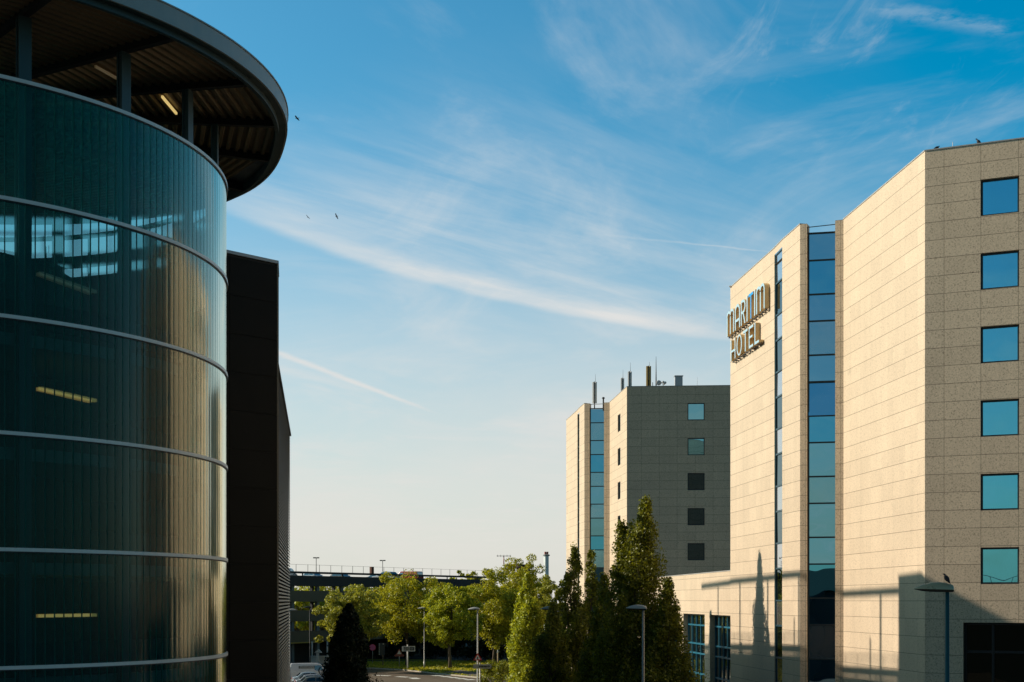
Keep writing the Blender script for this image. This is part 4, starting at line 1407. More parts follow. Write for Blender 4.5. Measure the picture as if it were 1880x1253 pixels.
# ------------------------------------------------------------------ vehicles
M_TYRE = principled('tyre', (0.015, 0.015, 0.015), 0.9)
M_RIM = principled('rim', (0.35, 0.35, 0.36), 0.35, 0.8)
M_CARGLASS = mirror_glass('car_glass', (.8, .95, 1.0), 0.25, (.008, .012, .014))
M_TAIL = principled('tail_lamp', (0.45, 0.02, 0.015), 0.25)
M_HEADL = principled('head_lamp', (0.7, 0.72, 0.75), 0.15)
M_BUMP = principled('bumper_plastic', (0.03, 0.03, 0.032), 0.6)


def paint(name, c): 
    m = principled(name, c, 0.28, 0.0, var=.03)
    b = [n for n in m.node_tree.nodes if n.type == 'BSDF_PRINCIPLED'][0]
    b.inputs['Coat Weight'].default_value = .8; b.inputs['Coat Roughness'].default_value = .06
    return m


def vehicle(name, loc, rz, mat, label, cat, group, van=False):
    """x forward; body lofted from a side profile with tumblehome, glass, lamps, wheels"""
    t = empty(name, loc, rz, label, cat, group)
    if van:
        L_, W_ = 4.9, 1.9
        low = [(-2.45, .35), (-2.47, .9), (-2.42, 1.15), (1.35, 1.15), (2.05, 1.05), (2.42, .85), (2.46, .4)]
        cab = [(-2.42, 1.15), (-2.33, 1.86), (-2.2, 1.95), (.75, 1.97), (1.0, 1.90), (1.75, 1.10)]
        wz = (1.25, 1.75); win = [(.2, 1.2, 1.05, 1.72)]
        ax = (-1.5, 1.55); wr = .34
    else:
        L_, W_ = 4.3, 1.76
        low = [(-2.1, .32), (-2.16, .62), (-2.08, .92), (-1.55, .98), (.85, .95), (1.75, .82), (2.1, .62), (2.12, .32)]
        cab = [(-1.75, .96), (-1.25, 1.38), (-.55, 1.46), (.1, 1.43), (.95, .94)]
        ax = (-1.32, 1.34); wr = .32

    def loft(prof, y_of, sections):
        vs = []; n = len(prof)
        for sct in sections:
            for (x, z) in prof: vs.append((x * sct[1], sct[0](x, z), z))
        fs = []
        for i in range(len(sections) - 1):
            for k in range(n):
                fs.append((i * n + k, i * n + (k + 1) % n, (i + 1) * n + (k + 1) % n, (i + 1) * n + k))
        fs.append(tuple(range(n - 1, -1, -1))); fs.append(tuple((len(sections) - 1) * n + k for k in range(n)))
        return vs, fs
    hw = W_ / 2
    mb = MB()
    v, f = loft(low, None, [(lambda x, z: -hw, .975), (lambda x, z: -hw * .86, 1.0), (lambda x, z: hw * .86, 1.0), (lambda x, z: hw, .975)])
    mb.faces(v, f, 0)
    zt = max(z for x, z in cab); zb = min(z for x, z in cab)
    tum = (lambda sg: (lambda x, z: sg * (hw * .97 - (hw * (.10 if van else .24)) * ((z - zb) / (zt - zb)) ** 1.2)))
    tum2 = (lambda sg: (lambda x, z: sg * (hw * .97 - (hw * (.10 if van else .24)) * ((z - zb) / (zt - zb)) ** 1.2) * .82))
    v, f = loft(cab, None, [(tum(-1), .985), (tum2(-1), 1.0), (tum2(1), 1.0), (tum(1), .985)])
    mb.faces(v, f, 0)
    body = mb.build('body', mat, t, local=True, bevel=.05)
    # glass: windscreens and side windows 6 mm proud of the cabin
    def quad(pts, nm, m, th=.012):
        q = [Vector(p) for p in pts]
        nn = (q[1] - q[0]).cross(q[2] - q[0]).normalized() * th
        m2 = MB(); m2.faces([p + nn for p in q] + [p - nn * .3 for p in q], [(0, 1, 2, 3), (7, 6, 5, 4), (0, 4, 5, 1), (1, 5, 6, 2), (2, 6, 7, 3), (3, 7, 4, 0)])
        return m2.build(nm, m, t, local=True)

    def on(pa, pb, u): return (pa[0] + (pb[0] - pa[0]) * u, pa[1] + (pb[1] - pa[1]) * u)
    a, b = cab[-2], cab[-1]
    f0, f1 = on(a, b, .08), on(a, b, .88)
    yy = lambda z: abs(tum(1)(0, z)) * .86
    quad([(f1[0], -yy(f1[1]), f1[1]), (f1[0], yy(f1[1]), f1[1]), (f0[0], yy(f0[1]), f0[1]), (f0[0], -yy(f0[1]), f0[1])], 'windscreen', M_CARGLASS)
    a, b = cab[0], cab[1]
    f0, f1 = on(a, b, .38 if van else .15), on(a, b, .94)
    quad([(f0[0], yy(f0[1]), f0[1]), (f0[0], -yy(f0[1]), f0[1]), (f1[0], -yy(f1[1]), f1[1]), (f1[0], yy(f1[1]), f1[1])], 'rear_window', M_CARGLASS)
    for sg in (-1, 1):
        if van: sets = [[(.35, 1.2), (1.35, 1.2), (.92, 1.75), (.35, 1.75)]]
        else: sets = [[(-1.3, 1.0), (-.35, 1.0), (-.35, 1.36), (-1.02, 1.34)], [(-.27, 1.0), (.68, 1.0), (.12, 1.35), (-.27, 1.36)]]
        for st in sets:
            pts = [(x, tum(sg)(x, z) * 1.0, z) for x, z in st]
            if sg < 0: quad(pts, 'side_window', M_CARGLASS)
            else: quad(pts[::-1], 'side_window', M_CARGLASS)
        xr = -2.47 if van else -2.13
        m2 = MB(); m2.box((xr, sg * hw * .82, 1.05 if van else .80), (.06, .16, .5 if van else .16)); m2.build('tail_lamp', M_TAIL, t, local=True, bevel=.01)
        m2 = MB(); m2.box((2.3 if van else 1.98, sg * hw * .72, .80 if van else .68), (.22, .34, .16)); m2.build('headlight', M_HEADL, t, local=True, bevel=.03)
        m2 = MB(); m2.box((.95 if van else .72, sg * (hw + .08), 1.22 if van else 1.0), (.12, .16, .14)); m2.build('wing_mirror', mat, t, local=True, bevel=.03)
        for x in ax:
            m2 = MB(); m2.tube([(x, sg * (hw - .20), wr), (x, sg * (hw + .012), wr)], wr, 20); w = m2.build('wheel', M_TYRE, t, local=True)
            m2 = MB(); m2.tube([(x, sg * (hw - .05), wr), (x, sg * (hw + .02), wr)], wr * .62, 14); m2.build('rim', M_RIM, w, local=True)
    m2 = MB(); m2.box((-2.46 if van else -2.12, 0, .45), (.12, W_ * .96, .22)); m2.build('bumper', M_BUMP, t, local=True, bevel=.03)
    m2 = MB(); m2.box((2.44 if van else 2.08, 0, .42), (.12, W_ * .92, .2)); m2.build('bumper', M_BUMP, t, local=True, bevel=.03)
    return t


GV = 'vehicles parked beside the louvred garage'
P_WHITE = paint('paint_white', (.72, .73, .74)); P_SILV = paint('paint_silver', (.40, .43, .45)); P_PALE = paint('paint_pale_blue', (.42, .52, .58))
P_RED = paint('paint_red', (.42, .02, .018)); P_GREY = paint('paint_grey', (.16, .18, .17)); P_DARK = paint('paint_dark', (.04, .05, .05))
van = vehicle('van', (at(571, 0, 160).x, 160, 0), math.radians(12), P_WHITE, 'white delivery van with a dark lettered panel on its side', 'van', GV, True)
m2 = MB()
m2.box((-.55, -.95, 1.55), (1.75, .012, .30)); o = m2.build('side_panel', principled('panel_green', (.04, .06, .05), .6), van, local=True)
m2 = MB()
for r in range(2):
    x = -1.32
    while x < .22:
        w = random.uniform(.05, .12); m2.box((x + w / 2, -.958, 1.61 - .13 * r), (w, .012, .06)); x += w + .035
m2.build('lettering', P_WHITE, o, local=True)
vehicle('car', (at(574, 0, 150.5).x, 150.5, 0), math.radians(14), P_PALE, 'pale blue parked car directly in front of the white van', 'car', GV)
vehicle('car', (at(580, 0, 145.5).x, 145.5, 0), math.radians(14), P_SILV, 'silver parked car, its roof showing below the pale blue car', 'car', GV)
vehicle('car', (at(584, 0, 141.5).x, 141.5, 0), math.radians(14), P_GREY, 'grey parked car cut by the lower edge of the photo', 'car', GV)
GR = 'cars on the roof of the parking deck'


def on_deck(px, r): 
    c = fp.pt(s_at(px), EYE + 2.722, r); return c


ang = math.atan2(fp.d.y, fp.d.x)
o = vehicle('car', on_deck(553, 2.6), ang + math.radians(25), P_GREY, 'grey car on the deck roof next to the louvred garage', 'car', GR); o.scale = (1.1, 1.15, 1.3)
vehicle('van', on_deck(776, 2.9), ang + math.pi / 2, P_RED, 'red van on the deck roof above the olive green tree', 'van', GR, True)
o = vehicle('car', on_deck(733, 2.6), ang + math.pi / 2, P_SILV, 'silver grey car on the deck roof, left of the red van', 'car', GR); o.scale = (1.1, 1.15, 1.28)
vehicle('car', on_deck(748, 6.5), ang + math.pi / 2, P_DARK, 'dark car on the deck roof behind the silver grey one', 'car', GR)
vehicle('car', on_deck(655, 2.8), ang - math.pi / 2, P_DARK, 'dark car low behind the deck railing near the rust brown post', 'car', GR)
vehicle('car', on_deck(604, 2.8), ang - math.pi / 2, P_PALE, 'pale car low behind the deck railing below the left roof lamp', 'car', GR)
vehicle('car', on_deck(787, 2.8), ang - math.pi / 2, P_DARK, 'dark car on the deck roof right of the red van', 'car', GR)

# ------------------------------------------------------------------ street lamps
M_LAMPW = principled('lamp_housing', (0.52, 0.50, 0.44), 0.35, 0.1)
M_LAMPB = principled('lamp_housing_bronze', (0.50, 0.42, 0.25), 0.30, 0.2)
M_LAMPU = principled('lamp_underside', (0.06, 0.045, 0.03), 0.5)
M_POLET = principled('lamp_pole_teal', (0.014, 0.085, 0.095), 0.5, 0.2)


def street_lamp(x, y, h, ln, label, mat, pole, heading=math.pi, rp=.075, group='street lamps along the hotel side'):
    """pole with a domed luminaire pointing away from the mast along 'heading'"""
    t = empty('street_lamp', (x, y, 0), label=label, cat='street lamp', group=group)
    mb = MB(); mb.tube([(x, y, 0), (x, y, 1.1), (x, y, 1.12), (x, y, h)], [rp * 1.5, rp * 1.5, rp, rp * .68], 12); mb.build('pole', pole, t)
    ca, sa = math.cos(heading), math.sin(heading)
    # luminaire: sections along its length (u), width, height of crown
    prof = [(-.19, .14, .10), (-.16, .20, .15), (.02, .27, .20), (.25, .32, .225), (.5, .31, .20), (.75, .25, .13), (.93, .14, .05), (1.0, .06, .015)]
    vs = []; nn = 9
    for u, w, c in prof:
        for k in range(nn):
            a = math.pi * k / (nn - 1)
            yy = math.cos(a) * w * ln * .5; zz = math.sin(a) ** .8 * c * ln
            q = (x + (u * ln * ca - yy * sa), y + (u * ln * sa + yy * ca), h + .03 + zz + .02 * u)
            vs.append(q)
    fs = []
    for i in range(len(prof) - 1):
        for k in range(nn - 1):
            fs.append((i * nn + k, i * nn + k + 1, (i + 1) * nn + k + 1, (i + 1) * nn + k))
    fs.append(tuple(range(nn))[::-1]); fs.append(tuple((len(prof) - 1) * nn + k for k in range(nn)))
    mb = MB(); mb.faces(vs, fs, 0, True); hd = mb.build('lamp_head', mat, t)
    vs = []
    for u, w, c in prof:
        for sg, dz in ((-1, 0), (1, 0), (.72, -1), (-.72, -1)):
            yy = sg * w * ln * .5 * .985
            vs.append((x + u * ln * ca - yy * sa, y + u * ln * sa + yy * ca, h + .028 + .02 * u + dz * ln * .075 * min(1, c * 6)))
    fs = []
    for i in range(len(prof) - 1):
        for k in range(4): fs.append((i * 4 + k, i * 4 + (k + 1) % 4, (i + 1) * 4 + (k + 1) % 4, (i + 1) * 4 + k))
    fs.append((3, 2, 1, 0)); m_ = (len(prof) - 1) * 4; fs.append((m_, m_ + 1, m_ + 2, m_ + 3))
    mb = MB(); mb.faces(vs, fs); mb.build('lamp_tray', M_LAMPU, hd)
    return t


p = at(1739, 0, 32.6)
street_lamp(p.x, 32.6, 9.22, .76, 'large street lamp with a pigeon on its domed head, nearest the camera', M_LAMPB, M_POLET, math.pi, .066)
street_lamp(at(1181, 0, 65).x, 65, 8.60, .80, 'street lamp in front of the tallest columnar tree', M_LAMPW, M_POLE, math.radians(168))
street_lamp(at(1016, 0, 93).x, 93, 8.40, .86, 'street lamp head showing beside the low shaded columnar tree', M_LAMPW, M_POLE, math.radians(172))
street_lamp(at(877, 0, 125).x, 125, 8.20, .86, 'street lamp with the red triangle warning sign on its pole', M_LAMPW, M_POLE, math.radians(172))
street_lamp(at(779, 0, 184).x, 184, 7.95, .86, 'street lamp on the sunny verge beside the lime green tree', M_LAMPW, M_POLE, math.radians(172))
GL2 = 'street lamps by the far parking deck'
street_lamp(at(569, 0, 176).x, 176, 8.1, .8, 'thin dark street lamp in front of the open parking deck', M_STEEL, M_STEEL, math.radians(180), .09, GL2)
street_lamp(at(532, 0, 140).x, 140, 8.0, .75, 'pale lamp head poking out past the louvred wall', M_LAMPW, M_POLE, math.radians(5), .075, GL2)

# ------------------------------------------------------------------ signs
M_SIGNW = principled('sign_white', (.72, .70, .66), .5)
M_SIGNG = principled('sign_grey', (.36, .37, .34), .5)
M_SIGND = principled('sign_dark', (.035, .04, .04), .5)
M_SIGNR = principled('sign_red', (.50, .03, .02), .45)
M_SIGNP = principled('sign_pink', (.75, .13, .33), .45)


def disc(mb, c, r, th, n=28, mi=0):
    mb.tube([(c[0], c[1] + th / 2, c[2]), (c[0], c[1] - th / 2, c[2])], r, n, mi, smooth=False)


def tri(mb, c, s, y, th=.02):
    h = s * .866
    pts = [(c[0] - s / 2, c[2] - h / 3), (c[0] + s / 2, c[2] - h / 3), (c[0], c[2] + 2 * h / 3)]
    vs = [(a, y, b) for a, b in pts] + [(a, y + th, b) for a, b in pts]
    mb.faces(vs, [(0, 1, 2), (5, 4, 3), (0, 3, 4, 1), (1, 4, 5, 2), (2, 5, 3, 0)])


p = at(684, 1189, 199)
t = empty('round_sign', (p.x, 199, 0), label='round pink red traffic sign on a slim post left of the road', cat='traffic sign')
mb = MB(); mb.tube([(p.x, 199.06, 0), (p.x, 199.06, p.z + .2)], .045, 8); mb.build('post', M_POLE, t)
mb = MB(); disc(mb, (p.x, 199, p.z), .47, .03); pl_ = mb.build('plate', M_SIGNR, t)
mb = MB(); disc(mb, (p.x, 198.975, p.z), .41, .03); mb.build('face', M_SIGNP, pl_)
p = at(701, 1192, 191)
t = empty('direction_sign', (p.x, 191, 0), label='dark upright sign board with white marks along one edge', cat='sign board')
mb = MB(); mb.tube([(p.x + .15, 191.06, 0), (p.x + .15, 191.06, p.z + .7)], .07, 8); mb.build('post', principled('post_brown', (.20, .14, .10), .7), t)
mb = MB(); mb.box((p.x, 191, p.z), (.85, .05, 1.65)); bd = mb.build('board', M_SIGND, t)
mb = MB()
for k in range(6): mb.box((p.x - .34, 190.965, p.z + .68 - .27 * k), (.10, .02, .10))
mb.box((p.x + .2, 190.965, p.z + .68), (.12, .02, .10))
mb.build('marks', M_SIGNW, bd)
p = at(733, 1199, 187.5)
t = empty('warning_sign', (p.x, 187.5, 0.13), label='small triangular warning sign on the verge seen before the sign board', cat='traffic sign')
mb = MB(); mb.tube([(p.x, 187.56, .1), (p.x, 187.56, p.z + .3)], .055, 8); mb.build('post', M_POLE, t)
mb = MB(); tri(mb, (p.x, 0, p.z), .95, 187.5); pl_ = mb.build('plate', principled('sign_red_worn', (.30, .08, .05), .6), t)
mb = MB(); tri(mb, (p.x, 0, p.z), .58, 187.48); mb.build('face', M_SIGNW, pl_)
mb = MB(); mb.box((p.x, 187.5, p.z - .36), (1.25, .03, .2)); mb.build('lower_plate', principled('sign_red_worn2', (.25, .07, .05), .6), t)
p = at(750, 1191.5, 182.5)
t = empty('direction_sign', (p.x, 182.5, 0.13), label='wide white framed sign board with dark pictograms on a single white post', cat='sign board')
mb = MB(); mb.tube([(p.x - .12, 182.58, .1), (p.x - .12, 182.58, p.z + .52)], .085, 8); mb.build('post', M_SIGNW, t)
mb = MB(); mb.box((p.x, 182.5, p.z), (1.68, .06, .66)); bd = mb.build('board', M_SIGNW, t)
mb = MB()
for a, b in ((-.62, -.36), (-.30, .04), (.12, .74)): mb.box((p.x + (a + b) / 2, 182.46, p.z), (b - a, .03, .44))
pn = mb.build('panel', M_SIGND, bd)
mb = MB()
mb.box((p.x - .49, 182.44, p.z + .07), (.10, .02, .10)); mb.box((p.x - .49, 182.44, p.z - .08), (.16, .02, .12)); mb.box((p.x - .13, 182.44, p.z - .02), (.20, .02, .12)); mb.box((p.x - .13, 182.44, p.z + .11), (.10, .02, .08))
for k in range(3): mb.box((p.x + .30 + .13 * k, 182.44, p.z), (.06, .02, .26))
mb.build('pictogram', M_SIGNG, bd)
p = at(877, 1208, 124.9)
t = empty('warning_sign', (p.x, 124.85, p.z), label='red bordered triangular warning sign fixed to the street lamp pole', cat='traffic sign')
mb = MB(); tri(mb, (p.x, 0, p.z), .78, 124.8); pl_ = mb.build('plate', M_SIGNR, t)
mb = MB(); tri(mb, (p.x, 0, p.z), .48, 124.78); f_ = mb.build('face', M_SIGNW, pl_)
mb = MB(); mb.box((p.x, 124.768, p.z + .03), (.075, .02, .16)); mb.box((p.x, 124.768, p.z - .09), (.10, .02, .07)); mb.build('symbol', M_SIGND, pl_)
p = at(886, 1224, 122)
t = empty('direction_sign', (p.x, 122, 0), label='long grey arrow board with a dark line of writing, low beside the lamp pole', cat='sign board')
mb = MB(); mb.tube([(p.x - .22, 122.06, 0), (p.x - .22, 122.06, p.z + .32)], .06, 8); mb.build('post', M_POLE, t)
mb = MB()
hx, hz = .80, .19
vsx = []
for y_ in (121.98, 122.02):
    for a, b in ((-hx, -hz), (hx - .12, -hz), (hx, 0), (hx - .12, hz), (-hx, hz)): vsx.append((p.x + a, y_, p.z + b))
mb.faces(vsx, [(0, 1, 2, 3, 4), (9, 8, 7, 6, 5), (0, 5, 6, 1), (1, 6, 7, 2), (2, 7, 8, 3), (3, 8, 9, 4), (4, 9, 5, 0)])
bd = mb.build('board', M_SIGNG, t)
mb = MB()
x = -.30
while x < .42:
    w = random.uniform(.05, .13); mb.box((p.x + x + w / 2, 121.965, p.z), (w, .02, .13)); x += w + .03
mb.faces([(p.x + .5, 121.96, p.z - .1), (p.x + .66, 121.96, p.z), (p.x + .5, 121.96, p.z + .1), (p.x + .5, 121.975, p.z - .1), (p.x + .66, 121.975, p.z), (p.x + .5, 121.975, p.z + .1)],
         [(0, 1, 2), (5, 4, 3), (0, 3, 4, 1), (1, 4, 5, 2), (2, 5, 3, 0)])
mb.build('lettering', M_SIGND, bd)
p = at(914, 1199, 168)
t = empty('marker_post', (p.x, 168, 0.13), label='slim tan post with a grey cap standing among the bushes', cat='post')
mb = MB(); mb.tube([(p.x, 168, .1), (p.x, 168, p.z)], .085, 8); mb.build('post', principled('post_tan', (.28, .20, .09), .7), t)
mb = MB(); mb.tube([(p.x, 168, p.z), (p.x, 168, p.z + .35)], [.11, .05], 8); mb.build('cap', M_SIGNG, t)
# ticket machine and barrier at the deck entrance
p = at(585, 1193, 196)
t = empty('ticket_kiosk', (p.x, 196, 0), label='small pale ticket machine with a pitched hood at the deck entrance', cat='ticket machine')
mb = MB(); mb.box((p.x - .15, 196, p.z / 2 - .25), (.32, .35, p.z - .5)); mb.build('cabinet', M_SIGNW, t)
mb = MB()
vsx = [(p.x - .55, y_, p.z - .4) for y_ in (195.6, 196.4)] + [(p.x, y_, p.z + .05) for y_ in (195.6, 196.4)] + [(p.x + .45, y_, p.z - .42) for y_ in (195.6, 196.4)]
mb.faces(vsx, [(0, 2, 3, 1), (2, 4, 5, 3), (0, 1, 5, 4), (0, 4, 2), (1, 3, 5)]); mb.build('hood', M_SIGNW, t)
mb = MB()
q0, q1 = at(568, 1205.5, 197), at(608, 1206, 197)
mb.box(((q0.x + q1.x) / 2, 197, q0.z), (q1.x - q0.x, .3, .18))
mb.prism([(q0.x, 197.12), (q1.x, 197.12), (q1.x, 197.3), (q0.x, 197.3)], 0, q0.z - .1)
tag(mb.build('low_wall', M_SIGNW), 'low wall with a pale coping at the deck entrance behind the van', 'wall')
for i, px in enumerate((573, 601)):
    q = at(px, 1178, 197.6)
    mb = MB(); mb.tube([(q.x, 197.6, 0), (q.x, 197.6, q.z)], .10, 8)
    tag(mb.build('bollard_post', M_SIGNW), ['pale post left of the ticket machine hood', 'pale post right of the ticket machine hood'][i], 'post', 'posts at the deck entrance')

# ------------------------------------------------------------------ rooftop equipment of the far tower
M_ANTW = principled('antenna_white', (.62, .61, .58), .45)
M_ANTY = principled('antenna_ochre', (.42, .26, .05), .5)
GA = 'panel antennas on the far tower roof'
RZT = H_TOP + .05


def panel_ant(px, pw, top, whip, d, mat, label, rot, base=None):
    p = at(px, top, d); b = base or RZT - .7
    t = empty('panel_antenna', (p.x, d, b), label=label, cat='antenna', group=GA)
    mb = MB(); mb.tube([(p.x, d, b), (p.x, d, p.z + .05)], .05, 8)
    mb.tube([(p.x + pw * .35, d, p.z - .1), (p.x + pw * .35, d, at(px, whip, d).z)], [.02, .008], 6); mb.build('pole', M_STEEL, t)
    for sg in (-1, 1):
        mb = MB(); h = p.z - max(b + .45, RZT - .4 if base is None else b + .45)
        mb.box((p.x + sg * pw * .5, d - .1, p.z - h / 2), (pw * .62, .14, h), rot * sg); mb.build('panel', mat, t, bevel=.02)
    return t


panel_ant(1091.5, .24, 702, 687, 134.6, M_ANTW, 'white panel antenna over the farther tower stair glazing', .5, EYE + 18.2)
panel_ant(1142.5, .18, 695, 679, 129.5, M_ANTW, 'shorter white panel antenna at the lit roof edge', .5)
panel_ant(1156, .2, 683, 666, 127.5, M_ANTW, 'taller white panel antenna at the roof corner', .5)
panel_ant(1190.5, .26, 673, 665, 127.0, M_ANTY, 'ochre yellow panel antenna beside the dish mast', .4)
p = at(1204.5, 655, 126.5)
t = empty('satellite_dish', (p.x, 126.5, RZT - .8), label='white round dish and small aerials on a thin mast', cat='satellite dish')
mb = MB(); mb.tube([(p.x, 126.5, RZT - .8), (p.x, 126.5, RZT + 1.1), (p.x, 126.5, p.z)], [.06, .05, .012], 8)
mb.bar((p.x - .32, 126.5, RZT + .38), (p.x, 126.5, RZT + .25), .05, .05); mb.bar((p.x - .3, 126.5, RZT + .35), (p.x - .3, 126.5, RZT + .75), .05, .05)
mb.bar((p.x, 126.5, RZT + .68), (p.x + .75, 126.5, RZT + .68), .05, .05)
mb.bar((p.x, 126.5, RZT + .15), (p.x + .7, 126.5, RZT + .25), .03, .03)
mb.build('mast', M_STEEL, t)
mb = MB(); vs_ = []
for i, (r, dy) in enumerate(((.02, .14), (.14, .10), (.23, 0), (.23, -.04), (.02, -.02))):
    for k in range(20):
        a = 2 * math.pi * k / 20; vs_.append((p.x + .22 + r * math.cos(a), 126.35 + dy, RZT + .68 + r * math.sin(a)))
fs_ = [(i * 20 + k, i * 20 + (k + 1) % 20, (i + 1) * 20 + (k + 1) % 20, (i + 1) * 20 + k) for i in range(4) for k in range(20)]
mb.faces(vs_, fs_, 0, True); mb.build('dish', M_ANTW, t)
for dx, dz, r in ((.55, .72, .10), (.72, .66, .12), (.62, .52, .07)):
    mb = MB(); mb.tube([(p.x + dx, 126.4, RZT + dz), (p.x + dx + .05, 126.1, RZT + dz)], r, 10); mb.build('aerial', M_ANTW, t)
p = at(1245.5, 692, 127)
t = empty('vent_box', (p.x, 127, RZT - .8), label='pale grey vent box standing on the farther tower roof', cat='vent')
mb = MB(); mb.box((p.x, 127, (p.z + RZT - .8) / 2), (.68, .62, p.z - RZT + .8)); mb.build('housing', principled('vent_grey', (.45, .48, .5), .5), t)
mb = MB(); mb.box((p.x, 127, p.z + .03), (.78, .74, .06)); mb.build('lid', principled('vent_lid', (.38, .40, .42), .5), t)
p = at(1280, 693, 126)
mb = MB(); mb.tube([(p.x, 126, RZT - .8), (p.x, 126, p.z)], [.03, .01], 6); mb.box((p.x, 126, RZT + .1), (.16, .16, .35))
tag(mb.build('lightning_rod', M_ANTW), 'thin rod on a small block at the right of the far roof', 'lightning rod')
p = at(1108, 730, 134)
mb = MB(); mb.tube([(p.x, 134.2, EYE + 17.9), (p.x, 134.2, p.z - .1), (p.x, 134.2, p.z - .08), (p.x, 134.2, p.z + .05)], [.07, .07, .16, .1], 10)
tag(mb.build('vent_pipe', M_STEEL), 'short dark vent pipe with a cap above the farther stair glazing', 'vent pipe')
kk = (1745.5 - 940) / FOC; ss_ = (kk * front.P.y - front.P.x) / (front.d.x - kk * front.d.y); qq = front.pt(ss_, 0, .6); p = Vector((qq.x, qq.y, H_TOP + .42))
mb = MB(); mb.tube([(p.x, p.y, H_TOP - .9), (p.x, p.y, p.z)], [.02, .012], 6)
tag(mb.build('lightning_rod', M_ANTW), 'thin white rod on the near tower roof between two pigeons', 'lightning rod')

# ------------------------------------------------------------------ birds
M_BIRD = principled('feather_dark', (0.022, 0.022, 0.026), 0.7)
M_BIRDL = principled('feather_mid', (0.05, 0.052, 0.06), 0.7)


def perched(loc, rz, sc, label, group='pigeons sitting on the roofs and lamp', upright=.75):
    """sitting pigeon: one lofted body from tail to bill"""
    t = empty('pigeon', loc, rz, label, 'bird', group)
    cu, su = math.cos(upright), math.sin(upright)
    # axis along body, x forward
    sec = [(-.20, -.012, .006, .02), (-.16, -.005, .012, .030), (-.10, .0, .040, .050), (-.04, .0, .066, .068), (.02, .002, .072, .074), (.07, .010, .056, .060), (.105, .024, .030, .032),
           (.13, .042, .026, .027), (.150, .050, .024, .024), (.168, .050, .014, .014), (.178, .047, .006, .005), (.192, .044, .002, .002)]
    vs = []; n = 12
    for u, v, rz_, ry in sec:
        k = upright * (1.0 if u < .10 else max(.25, 1 - (u - .10) * 12))
        ck, sk = math.cos(k), math.sin(k)
        if u < .10: cx, cz = u * cu - v * su, u * su + v * cu
        else:
            b = (.10 * cu - v * su * .4, .10 * su + v * cu * .4)
            cx, cz = b[0] + (u - .10) * (.35 if u < .15 else .9), b[1] + min(u - .10, .045) * 1.1 - max(0, u - .15) * .2
        for j in range(n):
            a = 2 * math.pi * j / n
            lx, ly = math.cos(a) * rz_, math.sin(a) * ry
            vs.append(((cx - lx * sk) * sc, ly * sc, (cz + lx * ck) * sc + .085 * sc))
    fs = [(i * n + k, i * n + (k + 1) % n, (i + 1) * n + (k + 1) % n, (i + 1) * n + k) for i in range(len(sec) - 1) for k in range(n)]
    fs += [tuple(range(n))[::-1], tuple((len(sec) - 1) * n + k for k in range(n))]
    mb = MB(); mb.faces(vs, fs, 0, True)
    for sg in (-1, 1):
        mb.tube([(-.01 * sc, sg * .022 * sc, .08 * sc), (.0, sg * .022 * sc, .03 * sc), (.005 * sc, sg * .022 * sc, 0.0)], [.014 * sc, .007 * sc, .006 * sc], 6)
        for tx in (.035, -.02): mb.tube([(.005 * sc, sg * .022 * sc, .006 * sc), (tx * sc, sg * (.022 + .01 * (tx > 0)) * sc, .005 * sc)], .004 * sc, 5)
    return mb.build('body', M_BIRD, t, local=True) and t


def flying(loc, rz, roll, flap, sc, label):
    t = empty('flying_bird', loc, rz, label, 'bird', 'birds flying in the sky')
    t.rotation_euler = (roll, 0, rz)
    sec = [(-.22, .03, .006), (-.17, .036, .008), (-.10, .03, .026), (-.02, .045, .042), (.06, .042, .040), (.11, .026, .026), (.15, .024, .024), (.18, .008, .008), (.20, .002, .002)]
    vs = []; n = 10
    for u, ry, rz_ in sec:
        for j in range(n):
            a = 2 * math.pi * j / n; vs.append((u * sc, ry * math.cos(a) * sc, rz_ * math.sin(a) * sc))
    fs = [(i * n + k, i * n + (k + 1) % n, (i + 1) * n + (k + 1) % n, (i + 1) * n + k) for i in range(len(sec) - 1) for k in range(n)]
    fs += [tuple(range(n))[::-1], tuple((len(sec) - 1) * n + k for k in range(n))]
    mb = MB(); mb.faces(vs, fs, 0, True)
    for sg in (-1, 1):
        pl2 = [(.08, .03, 0), (.10, .16, .07), (.03, .36, .05), (-.05, .37, .045), (-.06, .18, .06), (-.06, .03, 0)]
        pts = [(x * sc, sg * y * sc, (z * flap * (y / .17 if y < .2 else 1.0) + .012) * sc) for x, y, z in pl2]
        bot = [(a, b, c - .012 * sc) for a, b, c in pts]
        if sg < 0: pts.reverse(); bot.reverse()
        m_ = len(pts)
        mb.faces(pts + bot, [tuple(range(m_))[::-1], tuple(range(m_, 2 * m_))] + [(k, (k + 1) % m_, m_ + (k + 1) % m_, m_ + k) for k in range(m_)])
    mb.build('body', M_BIRD, t, local=True)
    return t


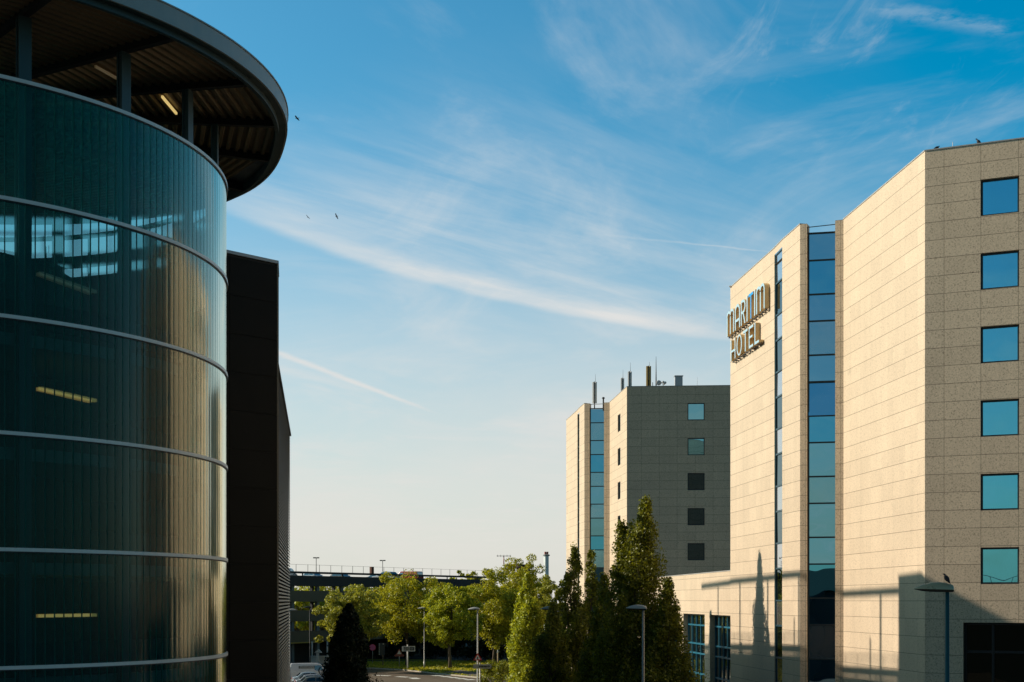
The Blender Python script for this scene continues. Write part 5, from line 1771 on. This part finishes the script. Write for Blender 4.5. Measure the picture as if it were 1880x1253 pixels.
p = at(1739.5, 1067.5, 32.5)
perched((p.x, 32.55, p.z - .005), math.pi * .93, .74, 'dark pigeon sitting on the large street lamp head', upright=.95)
fl = front
def roof_pt(px):
    k = (px - 940) / FOC; s_ = (k * fl.P.y - fl.P.x) / (fl.d.x - k * fl.d.y); q = fl.pt(s_, 0, .15); return (q.x, q.y, H_TOP + .05)
perched(roof_pt(1719), math.pi * .1, .85, 'small pigeon crouching on the near tower edge close to the corner', upright=.25)
perched(roof_pt(1796), math.pi * .95, 1.0, 'pigeon sitting upright on the near tower edge above the windows', upright=.8)
flying(at(545.5, 217.5, 75), math.radians(160), .3, .2, .6, 'bird gliding just right of the round roof edge')
flying(at(565, 399, 100), math.radians(115), .75, .9, .5, 'smaller bird in flight, left one of the low pair')
flying(at(618, 397.5, 95), math.radians(150), .85, .3, .58, 'larger bird in flight with spread wings, right one of the low pair')

# ------------------------------------------------------------------ terminal building behind the camera (seen mirrored in the glass)
term = empty('terminal_building', (20, -60, 0), label='flat roofed building across the street, seen only mirrored in the glass', cat='building')
mb = MB(); mb.prism([(-70, -75), (34, -75), (34, -48), (-14, -48), (-14, -40), (-70, -40)], 0, EYE + 2.0); mb.prism([(-34, -56), (4, -56), (-2, -47), (-28, -47)], EYE + 1.9, EYE + 5.4); mb.build('wall', M_CONC_D, term)
mb = MB()
for P_, Q_ in (((34, -48.3), (-14, -48.3)), ((-14, -40.3), (-70, -40.3))):
    mb.bar((*P_, EYE + 3.1), (*Q_, EYE + 3.1), .08, .08)
    l2 = Line(P_, Q_); s_ = .5
    while s_ < l2.L: mb.bar(l2.pt(s_, EYE + 1.9), l2.pt(s_, EYE + 3.1), .08, .08); s_ += 2.5
mb.build('roof_railing', M_STEEL, term)
# more trees behind the deck; dark shrubs added as shade under the far trees
k = 0
for px, topy, d, w in [(525, 1071, 268, 12), (568, 1070, 276, 12), (615, 1071, 282, 12), (665, 1072, 284, 12), (725, 1073, 290, 13), (770, 1084, 294, 13), (815, 1083, 298, 13), (870, 1082, 302, 13), (940, 1080, 305, 13)]:
    p = at(px, topy, d)
    deciduous(p.x, d, p.z, w, 1.0, M_LEAF_LIME if k % 2 else M_LEAF_OAK, 'broad tree of the dense green row closing the view behind the open decks', GB, .5, 110, 70, 60 + k, 0.0); k += 1
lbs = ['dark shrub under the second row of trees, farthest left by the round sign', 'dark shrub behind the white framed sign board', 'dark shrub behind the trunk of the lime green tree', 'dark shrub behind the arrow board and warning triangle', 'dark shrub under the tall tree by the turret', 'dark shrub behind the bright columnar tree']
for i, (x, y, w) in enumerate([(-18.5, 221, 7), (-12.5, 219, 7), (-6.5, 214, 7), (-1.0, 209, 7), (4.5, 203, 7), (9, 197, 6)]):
    bush(x, y, 4.4, w, M_LEAF_SHADE, lbs[i], 'dark shrubs beyond the far road', .4, 34, 110, 80 + i, 0.0)
